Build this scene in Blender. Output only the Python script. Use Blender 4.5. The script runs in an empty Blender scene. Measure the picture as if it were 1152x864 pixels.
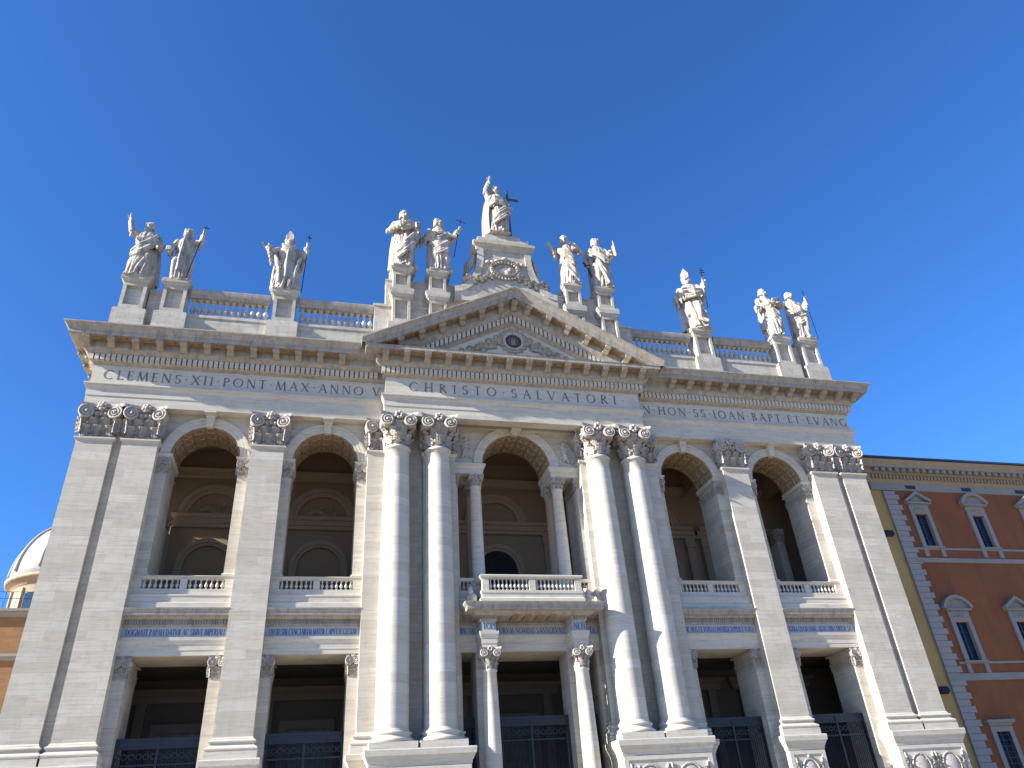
import bpy, math, random
from mathutils import Vector, Matrix
import numpy as np
random.seed(7)
C = bpy.context.scene.collection
sc = bpy.context.scene
R_ = math.radians
# ------------------------------------------------------------------ camera
cam = bpy.data.cameras.new('camera'); cam_o = bpy.data.objects.new('camera', cam); C.objects.link(cam_o)
yaw, pitch, roll = 0.271272295, 0.557628180, -0.0754392674
fwd = Vector((math.sin(yaw)*math.cos(pitch), math.cos(yaw)*math.cos(pitch), math.sin(pitch)))
rgt = Vector((math.cos(yaw), -math.sin(yaw), 0)); upv = rgt.cross(fwd)
r2 = math.cos(roll)*rgt + math.sin(roll)*upv; u2 = -math.sin(roll)*rgt + math.cos(roll)*upv
cam_o.matrix_world = Matrix(((r2.x, u2.x, -fwd.x, -14.7059), (r2.y, u2.y, -fwd.y, -52.625), (r2.z, u2.z, -fwd.z, -1.0587), (0, 0, 0, 1)))
cam.sensor_width = 36; cam.lens = 842.991/1152*36; cam.clip_start = .5; cam.clip_end = 6000
sc.camera = cam_o
# ------------------------------------------------------------------ light
SUN = Vector((5.76, 1.0, -2.66)).normalized()          # direction the light travels
elev = math.asin(-SUN.z); rot = math.atan2(-SUN.x, -SUN.y)
world = bpy.data.worlds.new('World'); sc.world = world; world.use_nodes = True
wn = world.node_tree; bg = wn.nodes['Background']
sky = wn.nodes.new('ShaderNodeTexSky'); sky.sky_type = 'NISHITA'; sky.sun_disc = False
sky.sun_elevation = elev; sky.sun_rotation = rot % (2*math.pi); sky.altitude = 50
sky.air_density = 1.0; sky.dust_density = 0.2; sky.ozone_density = 10.0
hs = wn.nodes.new('ShaderNodeHueSaturation'); hs.inputs['Hue'].default_value = .5035; hs.inputs['Saturation'].default_value = 1.05
wn.links.new(sky.outputs[0], hs.inputs['Color']); wn.links.new(hs.outputs[0], bg.inputs[0]); bg.inputs[1].default_value = 0.09
sl = bpy.data.lights.new('sun', 'SUN'); sl.energy = 5.0; sl.angle = R_(.53); sl.color = (1, .93, .82)
so = bpy.data.objects.new('sun', sl); C.objects.link(so); so.rotation_euler = SUN.to_track_quat('-Z', 'Y').to_euler(); so.location = (-60, -40, 60)
sc.view_settings.view_transform = 'Standard'; sc.view_settings.look = 'None'
sc.view_settings.exposure = 1.54; sc.view_settings.gamma = 1
sc.cycles.max_bounces = 8; sc.cycles.diffuse_bounces = 5

# ------------------------------------------------------------------ materials
def _mat(name):
    m = bpy.data.materials.new(name); m.use_nodes = True
    return m, m.node_tree.nodes, m.node_tree.links, m.node_tree.nodes['Principled BSDF']
def _mix(n, l, a, b, fac, mode='MIX'):
    x = n.new('ShaderNodeMix'); x.data_type = 'RGBA'; x.blend_type = mode
    for sock, val in ((x.inputs[0], fac), (x.inputs[6], a), (x.inputs[7], b)):
        if hasattr(val, 'links'): l.new(val, sock)
        else: sock.default_value = val
    return x.outputs[2]
def _ramp(n, l, src, p0, p1, v0=0., v1=1.):
    x = n.new('ShaderNodeMapRange'); l.new(src, x.inputs[0])
    for i, v in enumerate((p0, p1, v0, v1)): x.inputs[i+1].default_value = v
    return x.outputs[0]
def _coords(n, l):
    g = n.new('ShaderNodeNewGeometry'); s = n.new('ShaderNodeSeparateXYZ'); l.new(g.outputs['Position'], s.inputs[0])
    a = n.new('ShaderNodeMath'); l.new(s.outputs[0], a.inputs[0]); l.new(s.outputs[1], a.inputs[1])
    c = n.new('ShaderNodeCombineXYZ'); l.new(a.outputs[0], c.inputs[0]); l.new(s.outputs[2], c.inputs[1])
    return g.outputs['Position'], c.outputs[0]
def _noise(n, l, vec, scale, mul=(1, 1, 1), detail=4, rough=.6):
    mp = n.new('ShaderNodeMapping'); l.new(vec, mp.inputs[0]); mp.inputs['Scale'].default_value = mul
    t = n.new('ShaderNodeTexNoise'); l.new(mp.outputs[0], t.inputs[0])
    t.inputs['Scale'].default_value = scale; t.inputs['Detail'].default_value = detail; t.inputs['Roughness'].default_value = rough
    return t.outputs[0]
def rgba(c): return (c[0], c[1], c[2], 1)
def stone(name, base, dark, block=None, joint=.72, streak=.5, stain=.35, vertical=0., rough=.75, bump=.15, blotch=.6):
    """weathered stone: optional courses of blocks, horizontal veins, blotches, dirt"""
    m, n, l, b = _mat(name); pos, fl = _coords(n, l)
    col = rgba(base)
    col = _mix(n, l, col, rgba([x*.86 for x in base]), _ramp(n, l, _noise(n, l, pos, .35, detail=5), .35, .7, 0, blotch))
    if block:
        br = n.new('ShaderNodeTexBrick'); l.new(fl, br.inputs[0])
        br.inputs['Scale'].default_value = 1; br.inputs['Brick Width'].default_value = block[0]; br.inputs['Row Height'].default_value = block[1]
        br.inputs['Mortar Size'].default_value = .012; br.inputs['Mortar Smooth'].default_value = .3; br.inputs['Bias'].default_value = 0
        br.inputs['Color1'].default_value = (1, 1, 1, 1); br.inputs['Color2'].default_value = (.82, .805, .78, 1); br.inputs['Mortar'].default_value = (joint, joint, joint*.97, 1)
        col = _mix(n, l, col, br.outputs[0], 1., 'MULTIPLY')
    if streak:
        f = _ramp(n, l, _noise(n, l, pos, 1., (.5, .5, 8.5), 6, .7), .48, .70, 0, streak)
        col = _mix(n, l, col, rgba(dark), f)
    if vertical:
        f = _ramp(n, l, _noise(n, l, pos, 1., (2.6, 2.6, .22), 5, .7), .45, .7, 0, vertical)
        col = _mix(n, l, col, rgba([x*.8 for x in dark]), f)
    if stain:
        f = _ramp(n, l, _noise(n, l, pos, 1.7, detail=8, rough=.72), .52, .72, 0, stain)
        col = _mix(n, l, col, rgba(dark), f)
    l.new(col, b.inputs['Base Color']); b.inputs['Roughness'].default_value = rough
    if 'Specular IOR Level' in b.inputs: b.inputs['Specular IOR Level'].default_value = .25
    if bump:
        bp = n.new('ShaderNodeBump'); bp.inputs['Strength'].default_value = bump; bp.inputs['Distance'].default_value = .05 if bump < .3 else .12
        l.new(_noise(n, l, pos, 5., (1, 1, 2.2), 6, .7), bp.inputs['Height']); l.new(bp.outputs[0], b.inputs['Normal'])
    return m
def plain(name, c, rough=.6, metal=0., var=.12, scale=2.):
    m, n, l, b = _mat(name); pos, fl = _coords(n, l)
    col = _mix(n, l, rgba(c), rgba([x*(1-3*var) for x in c]), _ramp(n, l, _noise(n, l, pos, scale, detail=6), .35, .75))
    l.new(col, b.inputs['Base Color']); b.inputs['Roughness'].default_value = rough; b.inputs['Metallic'].default_value = metal
    return m
M = {}
M['travertine'] = stone('travertine', (.555, .522, .44), (.27, .235, .195), (2.4, .62), .74, .55, .40, .12)
M['smooth'] = stone('smooth_travertine', (.545, .514, .435), (.27, .235, .195), None, 0, .55, .4)
M['column'] = stone('column_marble', (.55, .53, .47), (.33, .295, .255), (9.0, .62), .78, .45, .25)
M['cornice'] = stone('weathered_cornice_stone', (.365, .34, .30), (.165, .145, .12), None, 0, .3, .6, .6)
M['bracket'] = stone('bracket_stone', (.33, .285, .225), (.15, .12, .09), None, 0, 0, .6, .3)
M['soffit'] = stone('ochre_patina_bounce_stone', (.27, .19, .115), (.12, .08, .05), None, 0, 0, .5, 0)  # ochre brown: real patina plus warm ground bounce and coffer shadow painted in
M['capital'] = stone('carved_capital_stone', (.46, .425, .375), (.14, .122, .105), None, 0, 0, .7, .25, bump=.5)
M['statue'] = stone('statue_stone', (.47, .435, .385), (.10, .088, .075), None, 0, 0, .85, .75, bump=.6)
M['parapet'] = stone('parapet_stone', (.52, .492, .425), (.20, .175, .145), (2.1, .7), .7, .45, .6, .3)
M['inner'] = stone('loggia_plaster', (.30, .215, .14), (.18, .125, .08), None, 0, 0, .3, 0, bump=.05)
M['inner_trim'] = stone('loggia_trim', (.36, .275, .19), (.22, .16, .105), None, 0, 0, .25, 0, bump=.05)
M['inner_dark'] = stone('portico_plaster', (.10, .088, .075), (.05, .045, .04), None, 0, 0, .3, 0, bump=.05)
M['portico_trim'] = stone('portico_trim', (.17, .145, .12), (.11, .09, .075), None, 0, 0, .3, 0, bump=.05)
M['letter'] = plain('dark_lettering', (.14, .14, .15), .6, 0, .1)
M['letter_blue'] = plain('blue_lettering', (.07, .12, .26), .5, 0, .1)
M['bluish'] = stone('pale_blue_frieze', (.40, .415, .44), (.28, .30, .33), None, 0, .2, .3, 0, bump=.05)
M['iron'] = plain('dark_iron', (.022, .026, .038), .5, .2, .1)
M['void'] = plain('dark_doorway', (.022, .02, .019), .9)
M['staffmetal'] = plain('dark_staff_metal', (.035, .04, .055), .45, .6, .1)
M['bronze'] = plain('green_bronze', (.10, .12, .10), .5, .5, .15)
M['mosaic'] = plain('dark_mosaic', (.055, .052, .06), .45, 0, .25, 9.)
M['orange'] = stone('terracotta_stucco', (.245, .087, .034), (.165, .066, .034), None, 0, .2, .55, .5, bump=.04, blotch=1.6)
M['yellow'] = stone('ochre_stucco', (.43, .30, .115), (.30, .205, .08), None, 0, 0, .3, .35, bump=.04, blotch=.8)
M['trim'] = stone('grey_travertine_trim', (.27, .255, .235), (.17, .16, .15), None, 0, .25, .35)
M['eaves'] = stone('ochre_eaves_stone', (.33, .275, .19), (.20, .16, .11), None, 0, .2, .4, .3)
M['quoin'] = stone('quoin_stone', (.30, .292, .282), (.19, .185, .18), None, 0, .2, .3)
M['glass'] = plain('blue_window_glass', (.02, .04, .09), .06, 0, .2, 1.)
M['wframe'] = plain('dark_window_frame', (.02, .025, .045), .5)
M['tile'] = plain('dark_roof_edge', (.03, .035, .06), .6)
M['lead'] = stone('pale_lead', (.31, .31, .30), (.19, .19, .185), None, 0, 0, .4, .6, bump=.05)
M['peach'] = stone('peach_plaster', (.39, .305, .22), (.28, .21, .15), None, 0, 0, .25, .25, bump=.04)
M['brick'] = stone('ochre_brown_wall', (.28, .15, .07), (.18, .095, .05), (.9, .3), .85, .25, .4)
M['ground'] = stone('pale_paving', (.34, .285, .215), (.23, .19, .14), None, 0, 0, .35)

# ------------------------------------------------------------------ mesh builder
class MB:
    def __init__(s): s.v = []; s.f = []; s.s = []
    def add(s, vs, fs, smooth=False):
        o = len(s.v); s.v += [tuple(p) for p in vs]
        s.f += [tuple(i+o for i in q) for q in fs]; s.s += [smooth]*len(fs); return s
    def box(s, x0, x1, y0, y1, z0, z1):
        if x0 > x1: x0, x1 = x1, x0
        return s.add([(x0,y0,z0),(x1,y0,z0),(x1,y1,z0),(x0,y1,z0),(x0,y0,z1),(x1,y0,z1),(x1,y1,z1),(x0,y1,z1)],
              [(0,3,2,1),(4,5,6,7),(0,1,5,4),(1,2,6,5),(2,3,7,6),(3,0,4,7)])
    def hexa(s, bot, top):                               # two quads (counter-clockwise from above)
        return s.add(list(bot)+list(top), [(3,2,1,0),(4,5,6,7),(0,1,5,4),(1,2,6,5),(2,3,7,6),(3,0,4,7)])
    def obox(s, c, ax, ay, az):                          # oriented box, half axes
        c = Vector(c); ax = Vector(ax); ay = Vector(ay); az = Vector(az)
        return s.hexa([c-ax-ay-az, c+ax-ay-az, c+ax+ay-az, c-ax+ay-az], [c-ax-ay+az, c+ax-ay+az, c+ax+ay+az, c-ax+ay+az])
    def sweep(s, path, prof, closed=False, smooth=False):
        """prof [(d, z)] swept along plan path [(x, y)]; d grows to the right of the walking direction"""
        n = len(path); rings = []
        for i, p in enumerate(path):
            def nrm(a, b):
                dx, dy = b[0]-a[0], b[1]-a[1]; L = math.hypot(dx, dy); return (dy/L, -dx/L)
            a = nrm(path[i-1], p) if (closed or i > 0) else None
            b = nrm(p, path[(i+1) % n]) if (closed or i < n-1) else None
            a = a or b; b = b or a
            k = 1+a[0]*b[0]+a[1]*b[1]; mx, my = (a[0]+b[0])/k, (a[1]+b[1])/k
            rings.append([(p[0]+mx*d, p[1]+my*d, z) for d, z in prof])
        m = len(prof); vs = [q for r in rings for q in r]; fs = []
        for i in range(n if closed else n-1):
            j = (i+1) % n
            for k in range(m-1): fs.append((i*m+k, j*m+k, j*m+k+1, i*m+k+1))
        if not closed:
            fs.append(tuple(range(m))); fs.append(tuple((n-1)*m+k for k in reversed(range(m))))
        return s.add(vs, fs, smooth)
    def lathe(s, cx, cy, prof, n=24, smooth=True, a0=0, a1=2*math.pi, caps=True):
        full = abs(a1-a0-2*math.pi) < 1e-6; k = n if full else n+1; m = len(prof); vs = []; fs = []
        for i in range(k):
            a = a0+(a1-a0)*i/n
            vs += [(cx+r*math.cos(a), cy+r*math.sin(a), z) for r, z in prof]
        for i in range(n):
            j = (i+1) % k
            for q in range(m-1): fs.append((i*m+q, j*m+q, j*m+q+1, i*m+q+1))
        s.add(vs, fs, smooth)
        if caps and full:
            s.add([vs[i*m] for i in range(k)], [tuple(reversed(range(k)))]); s.add([vs[i*m+m-1] for i in range(k)], [tuple(range(k))])
        return s
    def tube(s, pts, rad, n=8, smooth=True, flat=1.):
        pts = [Vector(p) for p in pts]; rad = rad if isinstance(rad, (list, tuple)) else [rad]*len(pts); vs = []; fs = []
        ref = None
        for i, p in enumerate(pts):
            t = (pts[min(i+1, len(pts)-1)]-pts[max(i-1, 0)]).normalized()
            if ref is None: ref = Vector((0, 0, 1)) if abs(t.z) < .9 else Vector((1, 0, 0))
            u = t.cross(ref).normalized(); w = u.cross(t); ref = w
            vs += [p+u*math.cos(2*math.pi*k/n)*rad[i]+w*math.sin(2*math.pi*k/n)*rad[i]*flat for k in range(n)]
        for i in range(len(pts)-1):
            for k in range(n): fs.append((i*n+k, i*n+(k+1) % n, (i+1)*n+(k+1) % n, (i+1)*n+k))
        fs.append(tuple(reversed(range(n)))); fs.append(tuple((len(pts)-1)*n+k for k in range(n)))
        return s.add(vs, fs, smooth)
    def ball(s, c, r, nu=12, nv=8, smooth=True, rotm=None):
        r = r if isinstance(r, (tuple, list)) else (r, r, r); vs = []; fs = []
        for j in range(nv+1):
            t = math.pi*j/nv
            for i in range(nu):
                a = 2*math.pi*i/nu; p = Vector((r[0]*math.sin(t)*math.cos(a), r[1]*math.sin(t)*math.sin(a), -r[2]*math.cos(t)))
                if rotm: p = rotm @ p
                vs.append(Vector(c)+p)
        for j in range(nv):
            for i in range(nu): fs.append((j*nu+i, j*nu+(i+1) % nu, (j+1)*nu+(i+1) % nu, (j+1)*nu+i))
        return s.add(vs, fs, smooth)
    def cap(s, a, b, ra, rb, n=12):                      # tapered capsule
        a = Vector(a); b = Vector(b); d = (b-a); L = d.length or 1e-6; d = d/L; pts = []; rad = []
        for k in range(5):
            t = math.pi/2*k/4; pts.append(a-d*ra*math.cos(t)*.98); rad.append(max(ra*math.sin(t), .002))
        for k in range(5):
            t = math.pi/2*k/4; pts.append(b+d*rb*math.sin(t)*.98); rad.append(max(rb*math.cos(t), .002))
        return s.tube(pts, rad, n)
    def arcring(s, cx, cz, r0, r1, y0, y1, a0=0., a1=math.pi, n=32, smooth=False):
        vs = []; fs = []
        for i in range(n+1):
            a = a0+(a1-a0)*i/n; c, q = math.cos(a), math.sin(a)
            vs += [(cx+r0*c, y0, cz+r0*q), (cx+r1*c, y0, cz+r1*q), (cx+r1*c, y1, cz+r1*q), (cx+r0*c, y1, cz+r0*q)]
        for i in range(n):
            for k in range(4): fs.append((i*4+k, i*4+(k+1) % 4, i*4+4+(k+1) % 4, i*4+4+k))
        fs.append((3, 2, 1, 0)); fs.append((n*4, n*4+1, n*4+2, n*4+3))
        return s.add(vs, fs, smooth)
    def archwall(s, x0, x1, z0, z1, cx, r, y0, y1, n=32):
        """panel with a half-round arch springing at z0"""
        angs = [math.pi*i/n for i in range(n+1)]
        for k in range(n):
            qs = []
            for a in (angs[k], angs[k+1]):
                px, pz = cx+r*math.cos(a), z0+r*math.sin(a)
                # outer point along straight up
                qs.append((px, pz))
            (ax, az), (bx, bz) = qs
            s.hexa([(bx, y0, bz), (ax, y0, az), (ax, y1, az), (bx, y1, bz)], [(bx, y0, z1), (ax, y0, z1), (ax, y1, z1), (bx, y1, z1)])
        if cx+r < x1-1e-4: s.box(cx+r, x1, y0, y1, z0, z1)
        if cx-r > x0+1e-4: s.box(x0, cx-r, y0, y1, z0, z1)
        return s
    def prism_xz(s, poly, y0, y1):
        n = len(poly)
        return s.add([(x, y0, z) for x, z in poly]+[(x, y1, z) for x, z in poly],
              [tuple(range(n)), tuple(reversed(range(n, 2*n)))]+[((i+1) % n, i, n+i, n+(i+1) % n) for i in range(n)])
    def mesh(s, name):
        me = bpy.data.meshes.new(name); me.from_pydata(s.v, [], s.f); me.polygons.foreach_set('use_smooth', s.s); me.update(); return me

WL = {}
def link(o, parent=None, loc=(0, 0, 0)):
    C.objects.link(o); loc = Vector(loc)
    if parent is not None:
        o.parent = parent; o.location = loc-WL[parent.name]
    else: o.location = loc
    WL[o.name] = loc; return o
def part(name, geo, mat, parent, loc=(0, 0, 0)):
    me = geo.mesh(name) if isinstance(geo, MB) else geo
    if not me.materials: me.materials.append(M[mat] if isinstance(mat, str) else mat)
    return link(bpy.data.objects.new(name, me), parent, loc)
def thing(name, label, cat, loc=(0, 0, 0), group=None):
    o = bpy.data.objects.new(name, None); link(o, None, loc); o['label'] = label; o['category'] = cat
    o.empty_display_size = .5
    if group: o['group'] = group
    return o
def recalc(me):
    import bmesh
    b = bmesh.new(); b.from_mesh(me); bmesh.ops.recalc_face_normals(b, faces=b.faces[:]); b.to_mesh(me); b.free(); return me
def fixed(mb, name): return recalc(mb.mesh(name))
def remeshed(mb, name, voxel, smooth=1):
    me = recalc(mb.mesh(name)); o = bpy.data.objects.new('tmp', me); C.objects.link(o)
    md = o.modifiers.new('r', 'REMESH'); md.mode = 'VOXEL'; md.voxel_size = voxel; md.use_smooth_shade = True
    if smooth:
        sm = o.modifiers.new('s', 'SMOOTH'); sm.factor = .5; sm.iterations = smooth
    dg = bpy.context.evaluated_depsgraph_get(); dg.update()
    out = bpy.data.meshes.new_from_object(o.evaluated_get(dg)); out.name = name
    bpy.data.objects.remove(o); bpy.data.meshes.remove(me); return out

# ------------------------------------------------------------------ roman capitals
TH, TN = .135, .062
def _ell(cx, cy, rx, ry, a0, a1, slant=0.):
    n = max(6, int(abs(a1-a0)/12)); out = []
    for i in range(n+1):
        a = R_(a0+(a1-a0)*i/n); w = TN+(TH-TN)*abs(math.cos(a+slant))**1.3
        out.append((cx+rx*math.cos(a), cy+ry*math.sin(a), w))
    return out
def ln(x0, y0, x1, y1, w): return [(x0, y0, w), (x1, y1, w)]
def sf(x, y, L=.26): return [(x-L/2, y+(.02 if y < .5 else -.02), .045), (x+L/2, y+(.02 if y < .5 else -.02), .045)]
G = {
 'A': (.80, [ln(.08,0,.42,1,TN), ln(.40,1,.74,0,TH), ln(.19,.36,.60,.36,TN), sf(.08,0,.22), sf(.74,0,.26)]),
 'B': (.62, [ln(.13,0,.13,1,TH), _ell(.17,.755,.30,.215,90,-90), _ell(.17,.28,.36,.25,90,-90), ln(.03,.975,.2,.975,.05), ln(.03,.025,.2,.025,.05)]),
 'C': (.86, [_ell(.50,.5,.43,.47,48,312)]),
 'D': (.86, [ln(.13,0,.13,1,TH), _ell(.17,.5,.60,.47,90,-90), ln(.03,.975,.2,.975,.05), ln(.03,.025,.2,.025,.05)]),
 'E': (.56, [ln(.13,0,.13,1,TH), ln(.03,.97,.50,.97,TN), ln(.13,.52,.44,.52,TN), ln(.03,.03,.53,.03,TN), ln(.5,.97,.5,.85,.04), ln(.53,.03,.53,.16,.04)]),
 'F': (.54, [ln(.13,0,.13,1,TH), ln(.03,.97,.50,.97,TN), ln(.13,.52,.44,.52,TN), sf(.13,0)]),
 'G': (.88, [_ell(.50,.5,.43,.47,48,310), ln(.80,.05,.80,.42,TH*.9), sf(.80,.42,.22)]),
 'H': (.84, [ln(.13,0,.13,1,TH), ln(.71,0,.71,1,TH), ln(.13,.52,.71,.52,TN), sf(.13,0), sf(.13,1), sf(.71,0), sf(.71,1)]),
 'I': (.28, [ln(.14,0,.14,1,TH), sf(.14,0), sf(.14,1)]),
 'L': (.56, [ln(.13,0,.13,1,TH), ln(.03,.03,.53,.03,TN), ln(.53,.03,.53,.17,.04), sf(.13,1)]),
 'M': (.98, [ln(.10,0,.18,1,TN), ln(.17,1,.49,0,TH), ln(.49,0,.80,1,TN), ln(.80,1,.88,0,TH), sf(.10,0,.22), sf(.88,0,.24)]),
 'N': (.86, [ln(.12,0,.12,1,TN), ln(.12,1,.74,0,TH), ln(.74,0,.74,1,TN), sf(.12,0,.22), sf(.10,1,.2), sf(.74,1,.22)]),
 'O': (.94, [_ell(.47,.5,.41,.47,0,360,.25)]),
 'P': (.60, [ln(.13,0,.13,1,TH), _ell(.17,.73,.34,.24,90,-90), ln(.03,.975,.2,.975,.05), sf(.13,0)]),
 'Q': (.98, [_ell(.47,.5,.41,.47,0,360,.25), ln(.5,.06,.95,-.18,TN*1.3)]),
 'R': (.74, [ln(.13,0,.13,1,TH), _ell(.17,.75,.33,.22,90,-90), ln(.03,.975,.2,.975,.05), sf(.13,0), ln(.28,.52,.66,.02,TH), sf(.66,0,.16)]),
 'S': (.58, [_ell(.30,.745,.20,.225,30,250), _ell(.28,.265,.23,.245,80,-150)]),
 'T': (.66, [ln(.33,0,.33,1,TH), ln(.03,.97,.63,.97,TN), ln(.03,.97,.03,.84,.04), ln(.63,.97,.63,.84,.04), sf(.33,0)]),
 'V': (.80, [ln(.06,1,.40,0,TH), ln(.40,0,.72,1,TN), sf(.06,1,.24), sf(.72,1,.22)]),
 'X': (.80, [ln(.08,1,.70,0,TH), ln(.08,0,.70,1,TN), sf(.08,1,.22), sf(.70,1,.2), sf(.08,0,.2), sf(.70,0,.22)]),
 '.': (.30, [[(.15,.44,.11), (.15,.56,.11)]]), ' ': (.30, []),
}
def inscription(text, x0, x1, z, h, y, thick=.012):
    """cut letters on the plane y, fitted between x0 and x1"""
    wd = [G[c][0] for c in text]; tot = sum(wd); gap = ((x1-x0)/h-tot)/max(len(text)-1, 1); hs = 1.
    if gap < .08: hs = (x1-x0)/h/(tot+.08*(len(text)-1)); gap = .08
    mb = MB(); x = x0; k = 0
    for c in text:
        for st in G[c][1]:
            k += 1; yy = y-thick-.0006*(k % 7)
            pts = [Vector((x+p[0]*h*hs, z+p[1]*h)) for p in st]; n = len(pts); L = []
            for i in range(n):
                d = (pts[min(i+1, n-1)]-pts[max(i-1, 0)]).normalized(); nn = Vector((-d.y, d.x))*st[i][2]*h/2
                L.append((pts[i]+nn, pts[i]-nn))
            for i in range(n-1):
                a, b, c2, d2 = L[i][0], L[i][1], L[i+1][1], L[i+1][0]
                mb.add([(q.x, yy, q.y) for q in (a, b, c2, d2)]+[(q.x, y+.004, q.y) for q in (a, b, c2, d2)], [(0,1,2,3),(0,4,5,1),(3,2,6,7),(1,5,6,2),(0,3,7,4)])
        x += (G[c][0]+gap)*h*hs
    return mb

# ------------------------------------------------------------------ carved capitals
def leaf(mb, o, nx, ny, w, h, out):
    """acanthus leaf standing at o, facing (nx, ny)"""
    tx, ty = -ny, nx; NU, NV = 9, 10; front = []; back = []
    for j in range(NV):
        v = j/(NV-1)
        for i in range(NU):
            u = -1+2*i/(NU-1)
            ww = w/2*(.78+.3*math.sin(v*2.6))*(1 if v < .8 else 1-(v-.8)*1.6)*(1-.22*(j % 2)*(abs(u) > .55))
            zz = h*(v-1.6*max(0, v-.72)**1.7); q = .10*out+.35*out*v**2+2.4*out*max(0, v-.62)**1.5
            rid = .20*out*math.cos(u*math.pi*4)+.25*out*(1-u*u)+.10*out*math.cos(j*2.6)*(abs(u) > .3)
            e = q+rid
            front.append((o[0]+nx*e+tx*u*ww, o[1]+ny*e+ty*u*ww, o[2]+zz))
            e2 = q-.16*out
            back.append((o[0]+nx*e2+tx*u*ww*.9, o[1]+ny*e2+ty*u*ww*.9, o[2]+zz-.05*h*v))
    n = NU*NV; fs = []
    for j in range(NV-1):
        for i in range(NU-1):
            a = j*NU+i; fs.append((a, a+1, a+NU+1, a+NU)); fs.append((n+a+1, n+a, n+a+NU, n+a+NU+1))
    for j in range(NV-1):
        for i in (0, NU-1):
            a = j*NU+i; fs.append((a, a+NU, n+a+NU, n+a))
    for i in range(NU-1): fs.append(((NV-1)*NU+i, (NV-1)*NU+i+1, n+(NV-1)*NU+i+1, n+(NV-1)*NU+i))
    mb.add(front+back, fs, True)
def volute(mb, c, nx, ny, r, hand, depth):
    """spiral scroll whose face looks along (nx, ny)"""
    tx, ty = -ny*hand, nx*hand; c = Vector(c); N = Vector((nx, ny, 0)); T = Vector((tx, ty, 0)); Z = Vector((0, 0, 1))
    k = 18; ring = [c+T*r*.93*math.cos(2*math.pi*i/k)+Z*r*.93*math.sin(2*math.pi*i/k) for i in range(k)]
    f = [p+N*.02 for p in ring]; b = [p-N*depth for p in ring]
    mb.add(f+b, [tuple(range(k)), tuple(reversed(range(k, 2*k)))]+[(i, k+i, k+(i+1) % k, (i+1) % k) for i in range(k)])
    pts = []; rad = []
    for i in range(40):
        t = i/39; a = math.pi/2-2.35*2*math.pi*t; rr = r*(1-.86*t)
        pts.append(c+N*(.03+.10*r*t)+T*rr*math.cos(a)*-1+Z*rr*math.sin(a)); rad.append(r*(.15-.07*t))
    mb.tube(pts, rad, 6); mb.ball(c+N*.08*r*2, r*.2, 8, 6)
def abacus(mb, hw, hd, z0, z1, bow):
    """slab with hollowed sides"""
    pts = []
    for (ax, ay), (bx, by) in (((-hw,-hd),(hw,-hd)),((hw,-hd),(hw,hd)),((hw,hd),(-hw,hd)),((-hw,hd),(-hw,-hd))):
        nx, ny = (by-ay), -(bx-ax); L = math.hypot(nx, ny); nx /= L; ny /= L
        for i in range(10):
            t = i/10; q = bow*4*t*(1-t); pts.append((ax+(bx-ax)*t-nx*q, ay+(by-ay)*t-ny*q))
    n = len(pts); zm = z0+(z1-z0)*.55
    lay = [[(x*.94, y*.94, z0) for x, y in pts], [(x, y, zm) for x, y in pts], [(x, y, z1) for x, y in pts]]
    mb.add([p for l in lay for p in l], [(k*n+i, k*n+(i+1) % n, (k+1)*n+(i+1) % n, (k+1)*n+i) for k in range(2) for i in range(n)]+[tuple(reversed(range(n))), tuple(2*n+i for i in range(n))])
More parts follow.
